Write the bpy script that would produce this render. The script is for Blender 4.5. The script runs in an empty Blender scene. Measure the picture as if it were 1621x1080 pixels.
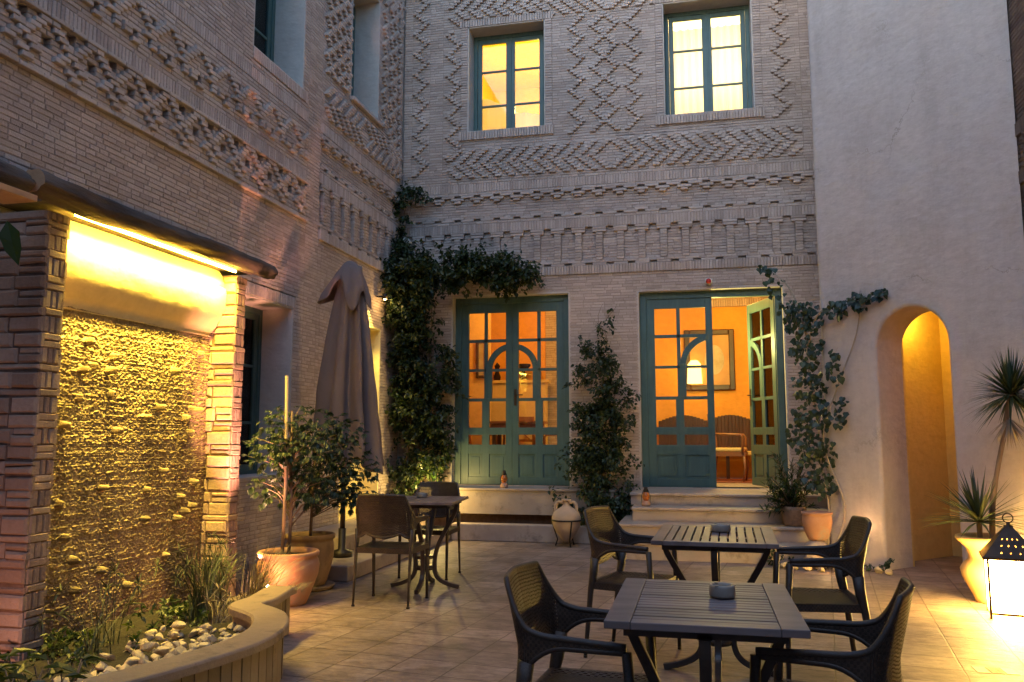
import bpy, bmesh, math, random
import numpy as np
from mathutils import Vector, Matrix, Quaternion, noise
random.seed(7); np.random.seed(7)
R=random.Random(11)
sc=bpy.context.scene; COL=sc.collection
PI=math.pi
# ------------------------------------------------------------------ materials
def mat(name,base=(.5,.5,.5),rough=.6,metal=0.,build=None,spec=.5):
    m=bpy.data.materials.new(name); m.use_nodes=True
    nt=m.node_tree; b=nt.nodes['Principled BSDF']
    b.inputs['Base Color'].default_value=(*base,1); b.inputs['Roughness'].default_value=rough
    b.inputs['Metallic'].default_value=metal; b.inputs['Specular IOR Level'].default_value=spec
    if build: build(nt,b)
    return m
def N(nt,t,**k):
    n=nt.nodes.new(t)
    for a,v in k.items():
        if a in n.inputs.keys() if hasattr(n,'inputs') else False: n.inputs[a].default_value=v
        else: setattr(n,a,v)
    return n
def obco(nt): return nt.nodes.new('ShaderNodeTexCoord').outputs['Object']
def noise_n(nt,scale,detail=4,rough=.55,vec=None,stretch=None):
    n=nt.nodes.new('ShaderNodeTexNoise'); n.inputs['Scale'].default_value=scale
    n.inputs['Detail'].default_value=detail; n.inputs['Roughness'].default_value=rough
    v=vec or obco(nt)
    if stretch:
        mp=nt.nodes.new('ShaderNodeMapping'); mp.inputs['Scale'].default_value=stretch
        nt.links.new(v,mp.inputs['Vector']); v=mp.outputs['Vector']
    nt.links.new(v,n.inputs['Vector']); return n
def ramp(nt,fac,stops):
    r=nt.nodes.new('ShaderNodeValToRGB'); e=r.color_ramp.elements
    while len(e)<len(stops): e.new(.5)
    for i,(p,c) in enumerate(stops):
        e[i].position=p; e[i].color=(*c,1)
    nt.links.new(fac,r.inputs['Fac']); return r.outputs['Color']
def mix(nt,f,a,b,typ='MIX'):
    n=nt.nodes.new('ShaderNodeMix'); n.data_type='RGBA'; n.blend_type=typ
    for s,v in ((n.inputs[0],f),(n.inputs[6],a),(n.inputs[7],b)):
        if isinstance(v,(int,float)): s.default_value=v
        elif isinstance(v,tuple): s.default_value=(*v,1)
        else: nt.links.new(v,s)
    return n.outputs[2]
def bump(nt,b,h,strength=.5,dist=.01,prev=None):
    n=nt.nodes.new('ShaderNodeBump'); n.inputs['Strength'].default_value=strength; n.inputs['Distance'].default_value=dist
    nt.links.new(h,n.inputs['Height'])
    if prev: nt.links.new(prev,n.inputs['Normal'])
    nt.links.new(n.outputs['Normal'],b.inputs['Normal']); return n.outputs['Normal']
def island(nt): return nt.nodes.new('ShaderNodeNewGeometry').outputs['Random Per Island']

def two(c1,c2,scale=6,rough=.6,bstr=.3,bdist=.005,bscale=60,isl=None,stretch=None,detail=5,metal=0.,spec=.5,dirt=None):
    def f(nt,b):
        n=noise_n(nt,scale,detail,stretch=stretch)
        col=ramp(nt,n.outputs['Fac'],[(.32,c1),(.68,c2)])
        if isl:
            col=mix(nt,1.,col,ramp(nt,island(nt),[(0,(isl[0],)*3),(1,(isl[1],)*3)]),'MULTIPLY')
        if dirt:
            d=noise_n(nt,dirt[1],6,.7)
            col=mix(nt,ramp(nt,d.outputs['Fac'],[(dirt[2],(0,0,0)),(dirt[2]+.15,(1,1,1))]),col,dirt[0])
        nt.links.new(col,b.inputs['Base Color'])
        if bstr:
            h=noise_n(nt,bscale,6,.65,stretch=stretch); bump(nt,b,h.outputs['Fac'],bstr,bdist)
    return mat('m',c1,rough,metal,f,spec)
M={}
LS=.193
def brickmat(c1,c2,c3,lo=.72,hi=1.18,big=False):
    def f(nt,b):
        isl=island(nt)
        col=ramp(nt,isl,[(0,c1),(.55,c2),(1,c3)])
        big=noise_n(nt,1.3,5,.6)
        col=mix(nt,1.,col,ramp(nt,big.outputs['Fac'],[(.3,(lo,)*3),(.7,(hi,)*3)]),'MULTIPLY')
        sm=noise_n(nt,45,4,.7)
        col=mix(nt,.7,col,ramp(nt,sm.outputs['Fac'],[(.3,(.84,.83,.82)),(.6,(1.04,1.04,1.04))]),'MULTIPLY')
        nt.links.new(col,b.inputs['Base Color'])
        h=noise_n(nt,90,5,.7); n1=bump(nt,b,h.outputs['Fac'],.55,.004)
        if big: h2=noise_n(nt,28,6,.75); bump(nt,b,h2.outputs['Fac'],1.,.012,n1)
    return mat('m',c1,.85,0,f,.25)
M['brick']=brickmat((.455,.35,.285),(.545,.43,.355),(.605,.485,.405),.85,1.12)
M['mortar']=two((.30,.23,.18),(.38,.30,.24),20,.95,.6,.004,120,spec=.2)
M['roughbrick']=brickmat((.32,.215,.155),(.40,.275,.20),(.47,.345,.26),.7,1.15,big=True)
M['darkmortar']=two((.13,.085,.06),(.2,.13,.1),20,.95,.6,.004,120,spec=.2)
def plaster(c1,c2,sc1=1.2,b=.35,grain=70,trowel=9,big=False):
    def f(nt,bs):
        n=noise_n(nt,sc1,6,.6); col=ramp(nt,n.outputs['Fac'],[(.3,c1),(.7,c2)])
        s=noise_n(nt,14,5,.7); col=mix(nt,.5,col,ramp(nt,s.outputs['Fac'],[(.35,(.86,.85,.84)),(.6,(1.04,1.04,1.04))]),'MULTIPLY')
        nt.links.new(col,bs.inputs['Base Color'])
        if big:
            st_=noise_n(nt,5,6,.65,stretch=(1,1,.12)); col=mix(nt,.32,col,ramp(nt,st_.outputs['Fac'],[(.36,(.80,.78,.76)),(.52,(1.02,1.02,1.02))]),'MULTIPLY')
            pt_=noise_n(nt,2.3,8,.72); col=mix(nt,.35,col,ramp(nt,pt_.outputs['Fac'],[(.40,(.84,.82,.80)),(.50,(1.03,1.03,1.03))]),'MULTIPLY')
            vo=nt.nodes.new('ShaderNodeTexVoronoi'); vo.feature='DISTANCE_TO_EDGE'; vo.inputs['Scale'].default_value=.9
            wv=noise_n(nt,3,6,.7); ad=nt.nodes.new('ShaderNodeMixRGB'); ad.inputs[0].default_value=.35; nt.links.new(obco(nt),ad.inputs[1]); nt.links.new(wv.outputs['Color'],ad.inputs[2]); nt.links.new(ad.outputs[0],vo.inputs['Vector'])
            msk=noise_n(nt,.8,3); 
            ck=ramp(nt,vo.outputs['Distance'],[(.0,(.62,.6,.58)),(.006,(1,1,1))]); mk_=ramp(nt,msk.outputs['Fac'],[(.5,(0,0,0)),(.6,(1,1,1))])
            col=mix(nt,mk_,col,mix(nt,1.,col,ck,'MULTIPLY'))
            nt.links.new(col,bs.inputs['Base Color'])
        h=noise_n(nt,grain,6,.7); n1=bump(nt,bs,h.outputs['Fac'],b,.006)
        h2=noise_n(nt,trowel,3,.5,stretch=(1,1,1.6)); bump(nt,bs,h2.outputs['Fac'],.35,.03,n1)
    return mat('m',c1,.88,0,f,.2)
M['plaster']=plaster((.50,.425,.375),(.56,.48,.42),big=True)
M['reveal']=plaster((.52,.46,.40),(.58,.52,.45),2,.2)
M['yellowplaster']=plaster((.80,.66,.30),(.86,.72,.34),2,.2)
M['nichesmooth']=plaster((.62,.50,.28),(.70,.57,.33),2,.15,60,4)
M['ochre']=plaster((.62,.44,.16),(.70,.50,.19),2,.25)
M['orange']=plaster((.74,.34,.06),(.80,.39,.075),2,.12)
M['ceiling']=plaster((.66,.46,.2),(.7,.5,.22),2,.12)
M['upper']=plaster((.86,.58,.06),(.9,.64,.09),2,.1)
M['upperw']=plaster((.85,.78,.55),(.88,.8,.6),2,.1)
def teal(nt,b):
    n=noise_n(nt,5,6,.65); col=ramp(nt,n.outputs['Fac'],[(.3,(.054,.104,.088)),(.7,(.074,.132,.113))])
    g=noise_n(nt,30,5,.7,stretch=(1,1,.08)); col=mix(nt,.6,col,ramp(nt,g.outputs['Fac'],[(.35,(.7,.7,.7)),(.65,(1.1,1.1,1.1))]),'MULTIPLY')
    nt.links.new(col,b.inputs['Base Color']); bump(nt,b,g.outputs['Fac'],.25,.002)
M['teal']=mat('teal',(.06,.14,.12),.42,0,teal,.5)
M['limegreen']=two((.22,.33,.10),(.28,.40,.13),5,.5,.2,.002,40)
def glass(name,tint=(1,1,1),g=.12):
    m=bpy.data.materials.new(name); m.use_nodes=True; nt=m.node_tree; nt.nodes.clear()
    o=nt.nodes.new('ShaderNodeOutputMaterial'); t=nt.nodes.new('ShaderNodeBsdfTransparent'); t.inputs[0].default_value=(*tint,1)
    gl=nt.nodes.new('ShaderNodeBsdfGlossy'); gl.inputs['Roughness'].default_value=.03
    fr=nt.nodes.new('ShaderNodeFresnel'); fr.inputs[0].default_value=1.5
    mx=nt.nodes.new('ShaderNodeMixShader'); nt.links.new(fr.outputs[0],mx.inputs[0]); nt.links.new(t.outputs[0],mx.inputs[1]); nt.links.new(gl.outputs[0],mx.inputs[2])
    nt.links.new(mx.outputs[0],o.inputs[0]); return m
M['glass']=glass('glass',(.97,.97,.95))
LS=.193
def emit(name,c,s):
    m=bpy.data.materials.new(name); m.use_nodes=True; nt=m.node_tree; b=nt.nodes['Principled BSDF']
    b.inputs['Base Color'].default_value=(*c,1); b.inputs['Emission Color'].default_value=(*c,1); b.inputs['Emission Strength'].default_value=s*LS
    return m
def wick(nt,b):
    n=noise_n(nt,30,4); ch=nt.nodes.new('ShaderNodeTexChecker'); ch.inputs['Scale'].default_value=95; nt.links.new(obco(nt),ch.inputs['Vector'])
    col=ramp(nt,n.outputs['Fac'],[(.3,(.030,.019,.013)),(.7,(.055,.036,.025))]); col=mix(nt,.6,col,mix(nt,ch.outputs['Fac'],(.45,.45,.45),(1.25,1.25,1.25)),'MULTIPLY')
    nt.links.new(col,b.inputs['Base Color']); bump(nt,b,ch.outputs['Fac'],.8,.003)
M['wicker']=mat('wicker',(.04,.03,.02),.5,0,wick,.4)
M['chairleg']=two((.030,.019,.013),(.045,.03,.021),30,.5,.6,.003,140)
M['tabletop']=two((.12,.092,.088),(.20,.158,.148),14,.5,.35,.002,60,isl=(.72,1.15),stretch=(.25,1,1))
M['tabletop2']=two((.12,.092,.088),(.20,.158,.148),14,.5,.35,.002,60,isl=(.72,1.15),stretch=(1,.25,1))
M['tableleg']=two((.035,.024,.018),(.055,.038,.028),20,.38,.2,.002,60,metal=0)
M['log']=two((.03,.021,.016),(.115,.082,.06),11,.9,1.,.025,16,stretch=(1,.18,1),dirt=((.03,.02,.015),9,.62))
M['logcut']=two((.40,.22,.11),(.5,.3,.16),9,.8,.6,.006,30)
def stp(nt,b):
    n=noise_n(nt,12,6,.7); col=ramp(nt,n.outputs['Fac'],[(.3,(.22,.155,.085)),(.7,(.37,.28,.16))])
    s_=noise_n(nt,7,6,.7,stretch=(1,1,.13)); wet=ramp(nt,s_.outputs['Fac'],[(.44,(1,1,1)),(.58,(.48,.45,.42))]); col=mix(nt,.8,col,wet,'MULTIPLY')
    l_=noise_n(nt,16,6,.75,stretch=(1,1,.3)); col=mix(nt,ramp(nt,l_.outputs['Fac'],[(.60,(0,0,0)),(.70,(.5,.5,.5))]),col,(.52,.46,.34))
    nt.links.new(col,b.inputs['Base Color']); rg=nt.nodes.new('ShaderNodeMapRange'); rg.inputs[3].default_value=.75; rg.inputs[4].default_value=.35; nt.links.new(s_.outputs['Fac'],rg.inputs[0]); nt.links.new(rg.outputs[0],b.inputs['Roughness'])
    h=noise_n(nt,110,6,.75); bump(nt,b,h.outputs['Fac'],.9,.006)
M['stonepanel']=mat('stonepanel',(.3,.2,.1),.6,0,stp,.5)
M['slabstone']=two((.33,.25,.185),(.42,.33,.25),4,.6,.4,.004,50,dirt=((.22,.165,.12),5,.54))
M['stepstone']=two((.33,.255,.195),(.42,.33,.255),3,.5,.35,.004,50,dirt=((.22,.165,.12),5,.54))
M['coping']=two((.23,.16,.105),(.31,.22,.15),4,.65,.7,.008,25,dirt=((.15,.105,.07),4,.52))
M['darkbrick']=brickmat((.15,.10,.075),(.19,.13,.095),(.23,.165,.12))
M['planterslat']=two((.21,.15,.095),(.30,.22,.14),5,.7,.4,.004,50,isl=(.7,1.15),dirt=((.14,.10,.065),7,.6))
M['rock']=two((.52,.40,.24),(.66,.54,.36),8,.8,.6,.008,30,isl=(.75,1.12),dirt=((.34,.25,.16),5,.62))
M['soil']=two((.008,.006,.004),(.02,.014,.009),20,.95,1.,.02,30)
M['terracotta']=two((.38,.18,.10),(.50,.26,.15),5,.75,.5,.006,30,dirt=((.36,.28,.22),5,.52))
M['terracottadark']=two((.20,.12,.07),(.32,.2,.12),5,.75,.4,.004,40,dirt=((.1,.07,.05),4,.52))
M['ochrepot']=two((.55,.34,.13),(.62,.40,.17),4,.6,.35,.004,40,dirt=((.30,.14,.06),4,.62))
M['amphora']=two((.44,.30,.18),(.52,.38,.25),6,.8,.35,.004,40,dirt=((.36,.25,.16),5,.6))
M['iron']=two((.018,.014,.012),(.035,.027,.022),12,.5,.4,.002,60,metal=.5)
M['lampiron']=two((.035,.024,.017),(.06,.04,.028),12,.45,.4,.002,60,metal=.7)
M['canvas']=two((.15,.108,.092),(.19,.138,.118),3,.9,.5,.002,220,dirt=((.12,.09,.075),3,.62))
M['bark']=two((.17,.11,.07),(.26,.18,.12),10,.85,.7,.006,30,stretch=(1,1,.25))
M['stake']=two((.42,.29,.17),(.52,.37,.23),8,.7,.4,.003,40,stretch=(1,1,.1))
M['twig']=two((.30,.24,.17),(.4,.32,.24),10,.8,.5,.003,40)
M['grass']=two((.05,.07,.025),(.10,.105,.045),4,.6,0,isl=(.5,1.3))
def leafm(c1,c2,c3,tr=.3,rough=.42):
    m=bpy.data.materials.new('leaf'); m.use_nodes=True; nt=m.node_tree; b=nt.nodes['Principled BSDF']
    col=ramp(nt,island(nt),[(0,c1),(.6,c2),(1,c3)])
    nt.links.new(col,b.inputs['Base Color']); b.inputs['Roughness'].default_value=rough
    t=nt.nodes.new('ShaderNodeBsdfTranslucent'); nt.links.new(mix(nt,1.,col,(1.5,1.6,.8),'MULTIPLY'),t.inputs[0])
    mx=nt.nodes.new('ShaderNodeMixShader'); mx.inputs[0].default_value=tr
    nt.links.new(b.outputs[0],mx.inputs[1]); nt.links.new(t.outputs[0],mx.inputs[2])
    nt.links.new(mx.outputs[0],nt.nodes['Material Output'].inputs[0]); return m
M['leafdark']=leafm((.012,.024,.008),(.026,.048,.014),(.085,.095,.030))
M['leafmid']=leafm((.012,.026,.010),(.022,.044,.016),(.048,.072,.026))
M['leafvine']=leafm((.014,.028,.014),(.024,.044,.020),(.04,.064,.028),.2)
M['leafyucca']=leafm((.03,.05,.022),(.05,.075,.03),(.09,.11,.045),.15)
M['matte']=two((.02,.01,.006),(.035,.016,.009),8,.95,.2,.002,40,spec=.1)
M['benchwood']=two((.045,.016,.007),(.075,.028,.012),8,.5,.2,.002,40,stretch=(1,1,.2))
M['wood']=two((.20,.075,.025),(.28,.11,.04),8,.4,.2,.002,40,stretch=(1,1,.2))
M['darkwood']=two((.035,.014,.007),(.06,.026,.012),8,.4,.2,.002,40)
M['seatcloth']=two((.62,.42,.14),(.7,.5,.2),30,.8,.2,.002,100)
M['white']=two((.75,.70,.6),(.8,.76,.66),5,.6,.1,.002,40)
M['rug']=two((.20,.045,.025),(.32,.13,.06),22,.95,.4,.004,100)
M['redglass']=mat('rg',(.5,.03,.02),.2)
M['metal']=mat('me',(.5,.48,.45),.3,.9)
M['pic']=two((.42,.20,.06),(.55,.32,.12),3,.5,0)
M['print']=two((.52,.47,.36),(.36,.28,.17),6,.5,0)
M['mirror']=mat('mi',(.8,.75,.6),.06,1.)
M['handle']=mat('ha',(.10,.07,.04),.35,.8)
M['darkglass']=mat('dg',(.012,.016,.015),.08)
M['ash']=two((.22,.19,.16),(.3,.27,.23),20,.5,.2,.002,60)
# ------------------------------------------------------------------ mesh builder
class MB:
    def __init__(s): s.v=[];s.f=[];s.m=[];s.sm=[]
    def add(s,vs,fs,mi=0,smooth=False):
        o=len(s.v); s.v.extend([tuple(p) for p in vs]); s.f.extend([tuple(i+o for i in q) for q in fs])
        s.m.extend([mi]*len(fs)); s.sm.extend([smooth]*len(fs)); return s
    def box(s,x0,x1,y0,y1,z0,z1,mi=0,T=None):
        vs=[(x,y,z) for z in (z0,z1) for y in (y0,y1) for x in (x0,x1)]
        if T: vs=[T@Vector(v) for v in vs]
        return s.add(vs,[(0,2,3,1),(4,5,7,6),(0,1,5,4),(2,6,7,3),(0,4,6,2),(1,3,7,5)],mi)
    def bar(s,a,b,w,h,up=(0,0,1),mi=0):
        a=Vector(a);b=Vector(b);d=(b-a).normalized();u=Vector(up);r=d.cross(u)
        if r.length<1e-4: r=d.cross(Vector((1,0,0)))
        r.normalize();u=r.cross(d); vs=[]
        for p in (a,b):
            for i,j in ((-1,-1),(1,-1),(1,1),(-1,1)): vs.append(p+r*w/2*i+u*h/2*j)
        return s.add(vs,[(3,2,1,0),(4,5,6,7),(0,1,5,4),(1,2,6,5),(2,3,7,6),(3,0,4,7)],mi)
    def tube(s,pts,rad,n=8,mi=0,cap=True,flat=1.,smooth=True):
        pts=[Vector(p) for p in pts]; rr=rad if isinstance(rad,(list,tuple)) else [rad]*len(pts)
        up=None; rings=[]
        for i,p in enumerate(pts):
            d=(pts[min(i+1,len(pts)-1)]-pts[max(i-1,0)]).normalized()
            if up is None: up=d.orthogonal().normalized() if abs(d.z)<.95 else Vector((1,0,0))
            up=(up-d*up.dot(d)).normalized(); r=d.cross(up)
            rings.append([p+(up*math.cos(2*PI*k/n)+r*math.sin(2*PI*k/n)*flat)*rr[i] for k in range(n)])
        vs=[q for g in rings for q in g]; fs=[]
        for i in range(len(pts)-1):
            for k in range(n): a=i*n+k;b=i*n+(k+1)%n; fs.append((a,b,b+n,a+n))
        if cap: fs.append(tuple(range(n))[::-1]); fs.append(tuple(range((len(pts)-1)*n,len(pts)*n)))
        return s.add(vs,fs,mi,smooth)
    def lathe(s,prof,n=32,c=(0,0,0),mi=0,smooth=True,wob=0.):
        vs=[];fs=[]
        for r,z in prof:
            for k in range(n):
                a=2*PI*k/n; w=1+wob*math.sin(3*a+z*9)
                vs.append((c[0]+r*w*math.cos(a),c[1]+r*w*math.sin(a),c[2]+z))
        for i in range(len(prof)-1):
            for k in range(n): a=i*n+k;b=i*n+(k+1)%n; fs.append((a,b,b+n,a+n))
        return s.add(vs,fs,mi,smooth)
    def build(s,name,mats,parent=None,bevel=0,origin=None,solid=0,smooth_angle=None):
        me=bpy.data.meshes.new(name)
        org=Vector(origin) if origin is not None else None
        if parent is not None and origin is None:
            org=Vector(parent.get('_o',(0,0,0)))
        vs=s.v
        if org is not None and org.length>0: vs=[(v[0]-org.x,v[1]-org.y,v[2]-org.z) for v in vs]
        me.from_pydata(vs,[],s.f)
        if not isinstance(mats,(list,tuple)): mats=[mats]
        for m in mats: me.materials.append(m)
        me.polygons.foreach_set('material_index',s.m); me.polygons.foreach_set('use_smooth',s.sm)
        me.update()
        o=bpy.data.objects.new(name,me); COL.objects.link(o)
        if parent is not None:
            o.parent=parent; o['_o']=tuple(parent.get('_o',(0,0,0)))
        elif org is not None:
            o.location=org; o['_o']=tuple(org)
        if solid:
            md=o.modifiers.new('s','SOLIDIFY'); md.thickness=solid; md.offset=0
        if bevel:
            md=o.modifiers.new('b','BEVEL'); md.width=bevel; md.segments=2; md.limit_method='ANGLE'; md.angle_limit=.6
        return o
def tag(o,label,cat,group=None,kind=None):
    o['label']=label
    if cat: o['category']=cat
    if group: o['group']=group
    if kind: o['kind']=kind
    return o
def thing(name,loc,label,cat,group=None,local=False):
    o=bpy.data.objects.new(name,None); COL.objects.link(o); o.location=loc; o.empty_display_size=.1
    o['_o']=(0,0,0) if local else tuple(loc)
    return tag(o,label,cat,group)
def copy_tree(o,parent=None):
    c=o.copy(); COL.objects.link(c)
    if parent: c.parent=parent
    for ch in [x for x in bpy.data.objects if x.parent==o]: copy_tree(ch,c)
    return c
def lamp(name,kind,loc,color,power,parent=None,size=.05,rot=None,**k):
    if kind=='AREA': k['size']=size
    d=bpy.data.lights.new(name,kind); d.color=color; d.energy=power*LS
    if kind in('POINT','SPOT'): d.shadow_soft_size=size
    for a,v in k.items(): setattr(d,a,v)
    o=bpy.data.objects.new(name,d); COL.objects.link(o)
    l=Vector(loc)
    if parent is not None: o.parent=parent; l=l-Vector(parent.get('_o',(0,0,0)))
    o.location=l
    if rot: o.rotation_euler=rot
    return o
# ------------------------------------------------------------------ camera
H=1.25
cam=bpy.data.cameras.new('camera'); co=bpy.data.objects.new('camera',cam); COL.objects.link(co)
cam.sensor_width=36; cam.lens=36*1308/1621; cam.clip_end=500; cam.clip_start=.05
yaw=math.radians(12.7); pit=math.atan(152/1308)
co.location=(0,0,H); co.rotation_euler=(PI/2+pit,0,yaw); sc.camera=co
# ------------------------------------------------------------------ brickwork
C=.037; MO=.0923; JT=.0055
def brick(mb,mp,u0,u1,z0,z1,off,rr,pil=.004,deep=.055,jit=.0016,mi=0):
    g=JT/2; j=lambda: rr.uniform(-jit,jit)
    off+=rr.uniform(-.0012,.0012)
    a0,a1,b0,b1=u0+g+j(),u1-g+j(),z0+g+j(),z1-g+j()
    tl=rr.uniform(-.0010,.0010)
    vs=[mp(u,z,-deep) for u,z in((a0,b0),(a1,b0),(a1,b1),(a0,b1))]
    vs+=[mp(u,z+j(),off-pil) for u,z in((a0,b0),(a1,b0),(a1,b1),(a0,b1))]
    vs+=[mp(u,z,off+t) for u,z,t in((a0+pil,b0+pil*.8,-tl),(a1-pil,b0+pil*.8,tl),(a1-pil,b1-pil*.8,tl),(a0+pil,b1-pil*.8,-tl))]
    fs=[(8,9,10,11)]
    for k in range(4):
        n=(k+1)%4; fs.append((k,n,4+n,4+k)); fs.append((4+k,4+n,8+n,8+k))
    mb.add(vs,fs,mi)
def row(mb,mp,U0,U1,z0,z1,openings,specials,base,rr,kind='b',breaks=(),w=.0365):
    zc=(z0+z1)/2
    segs=[(U0,U1)]
    for (a,b,c,d) in openings:
        if c<zc<d:
            n=[]
            for s0,s1 in segs:
                if b<=s0 or a>=s1: n.append((s0,s1)); continue
                if a>s0: n.append((s0,a))
                if b<s1: n.append((b,s1))
            segs=n
    for s0,s1 in segs:
        cells=[]
        if kind=='s':
            n=max(1,round((s1-s0)/w)); ww=(s1-s0)/n
            cells=[(s0+i*ww,s0+(i+1)*ww,None) for i in range(n)]
        else:
            cuts=sorted([(max(a,s0),min(b,s1),o) for a,b,o in specials if b>s0+.012 and a<s1-.012])
            clean=[];cur=s0
            for a,b,o in cuts:
                a=max(a,cur)
                if b-a>.012: clean.append((a,b,o)); cur=b
            pts=[];cur=s0
            def fill(a,b):
                if b-a<.004: return
                bks=[x for x in breaks if a+.015<x<b-.015]
                ed=[a]+bks+[b]
                for p,q in zip(ed[:-1],ed[1:]):
                    x=p
                    first=True
                    while q-x>1e-4:
                        L=rr.choice((.185,.185,.0925,.138))*rr.uniform(.93,1.07)
                        if first: L=rr.uniform(.06,.19); first=False
                        if q-x-L<.045: L=q-x
                        if L>.23: L=(q-x)/2
                        cells.append((x,min(x+L,q),None)); x+=L
            for a,b,o in clean:
                fill(cur,a); cells.append((a,b,o)); cur=b
            fill(cur,s1)
        for a,b,o in cells:
            off=o if o is not None else (base((a+b)/2) if callable(base) else base)
            brick(mb,mp,a,b,z0,z1,off,rr)
            mo=off-.009 if off<-.012 else -.007
            mb.add([mp(a,z0,mo),mp(b,z0,mo),mp(b,z1,mo),mp(a,z1,mo)],[(0,1,2,3)],1)
def seq(z0,items):
    out=[];z=z0
    for it in items:
        n,kind=it[0],it[1]; h=it[2] if len(it)>2 and it[2] else C
        for i in range(n): out.append((z,z+h,kind,it[3] if len(it)>3 else None,i,it[4] if len(it)>4 else 0)); z+=h
    return out
def brickwall(mb,mp,U0,U1,rows,openings,rr,extra=None,breaksf=None):
    for (z0,z1,kind,fn,i,base) in rows:
        zc=(z0+z1)/2
        sp=list(fn(U0,U1,i)) if fn else []
        if extra: sp+=extra(zc)
        bs=breaksf(zc) if breaksf else ()
        if kind=='b': row(mb,mp,U0,U1,z0,z1,openings,sp,base,rr,'b',bs)
        else: row(mb,mp,U0,U1,z0,z1,openings,[],base,rr,'s')
PER=3*MO; PH=.03
def per(U0,U1,w,ph,off):
    k=math.floor((U0-ph)/PER)-1; out=[]
    while ph+k*PER-w/2<U1:
        c=ph+k*PER; out.append((c-w/2,c+w/2,off)); k+=1
    return out
def tri(j,n):
    j=j%(2*n); return j if j<=n else 2*n-j
PR=.036
def holes(u0,u1,i): return per(u0,u1,MO,PH,-.045)+per(u0,u1,PER-MO,PH+PER/2,.004)
def posts(u0,u1,i): return per(u0,u1,MO,PH+PER/2,.006)
def caps(u0,u1,i): return per(u0,u1,MO*1.95,PH+PER/2,.010)
def topgap(u0,u1,i): return per(u0,u1,MO,PH,-.045)+per(u0,u1,PER-MO,PH+PER/2,.012)
def tA(u0,u1,i): return per(u0,u1,MO,PH+PER/2,-.05)+per(u0,u1,PER-MO,PH,.012)
def tB(u0,u1,i): return per(u0,u1,MO*2,PH+PER/2,.016)
def tC(u0,u1,i): return per(u0,u1,MO,PH+PER/2,.014)
def tD(u0,u1,i): return per(u0,u1,MO*2,PH+PER/2,-.006)
def tE(u0,u1,i): return per(u0,u1,MO,PH+PER/2,-.05)+per(u0,u1,PER-MO,PH,0.004)
LC=-1.05; LL=-3.33; LR=1.37
def lattice(u0,u1,i):
    n=5; d=(n-abs(i-n))*.042; out=[]
    for s in (-1,1):
        for k in range(0,16):
            c=LC+s*(.187*k+.03+d)
            if LL+.05<c<LR-.05: out.append((c-MO/2,c+MO/2,PR))
    if i in(0,1,2): out=[o for o in out if abs((o[0]+o[1])/2-LC)>.02]
    return out
# band stack common to the far facade and the far end of the left wall
def stack(z0):
    return [(1,'b',None,holes),(10,'b',None,posts,-.026),(1,'b',None,caps,-.026),(1,'b',None,topgap,-.01)]
def rows_far(lat,lat2,top):
    r=seq(0,[(91,'b')]); z=91*C
    r+=seq(z,[(1,'s',.115,None,.026)]); z=r[-1][1]
    r+=seq(z,[(1,'b',None,holes),(1,'b'),(10,'b',None,posts,-.034),(1,'b',None,caps,-.034),(1,'b',None,topgap)]); z=r[-1][1]
    r+=seq(z,[(1,'s',.125,None,.002)]); z=r[-1][1]
    r+=seq(z,[(1,'b'),(1,'b',None,tE),(1,'b',None,tD,-.026),(5,'b',None,None,-.03),(1,'b',None,tC,-.03),(1,'b',None,tB,-.03),(1,'b',None,tA),(1,'b')]); z=r[-1][1]
    r+=seq(z,[(1,'s',.125,None,.002)]); z=r[-1][1]
    r+=seq(z,[(2,'b'),(11,'b',None,lat),(2,'b')]); z=r[-1][1]
    zz=z
    n=int((6.985-z)/C); r+=seq(z,[(n,'b')]); z=r[-1][1]
    r+=seq(z,[(1,'b'),(11,'b',None,lat2)]); z=r[-1][1]
    n=int((top-z)/C); r+=seq(z,[(n,'b')])
    return r,zz
TOP=8.3
rowsB,ZW=rows_far(lattice,lattice,TOP)
def colz(uc,z,z0,n=4,st=.0405,flip=1,lo=ZW+.02,hi=6.96,w=MO*.9):
    if not lo<z<hi: return []
    j=int((z-lo)/C); c=uc+flip*(tri(j,n)-n/2)*st
    return [(c-w/2,c+w/2,PR)]
def dia(uc,z,lo=ZW+.02,hi=6.96,n=4,st=.0405,w=MO*.9):
    if not lo<z<hi: return []
    j=int((z-lo)/C)+4; d=tri(j,n)*st
    if d<.03: return [(uc-w/2,uc+w/2,PR)]
    return [(uc-d-w/2,uc-d+w/2,PR),(uc+d-w/2,uc+d+w/2,PR)]
W1=(-3.02,-1.93,5.43,6.95); W2=(-.34,.80,5.43,6.99)
D1=(-3.22,-1.62,.62,3.14); D2=(-.73,1.06,.62,3.12)
def extraB(z):
    o=[]
    o+=colz(-3.70,z,0,lo=4.86,hi=8)
    o+=colz(-3.22,z,0,lo=ZW-.2,hi=6.9)
    o+=colz(-1.50,z,0)+dia(-1.12,z)+colz(-.74,z,0)+colz(1.13,z,0)
    for w in (W1,W2):
        if w[2]-.02<z<w[3]: o+=[(w[0]-.1,w[0],.012),(w[1],w[1]+.1,.012)]
        for s0,s1 in ((w[2]-.13,w[2]-.0),(w[3],w[3]+.11)):
            pass
    return o
def brB(z): return (-3.83,-3.57,-3.38,-.43,.90,1.37,-1.83) if z>4.85 else ()
mpB=lambda u,z,n:(u,10.6-n,z)
facade=thing('brick_facade',(0,10.6,0),'tall sand coloured brick facade with raised diamond brickwork, facing the courtyard','building')
mb=MB(); rr=random.Random(3)
opB=[W1,W2,D1,D2]+[(w[0]-.12,w[1]+.12,w[2]-.125,w[2]) for w in (W1,W2)]+[(w[0]-.12,w[1]+.12,w[3],w[3]+.11) for w in (W1,W2)]
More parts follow.
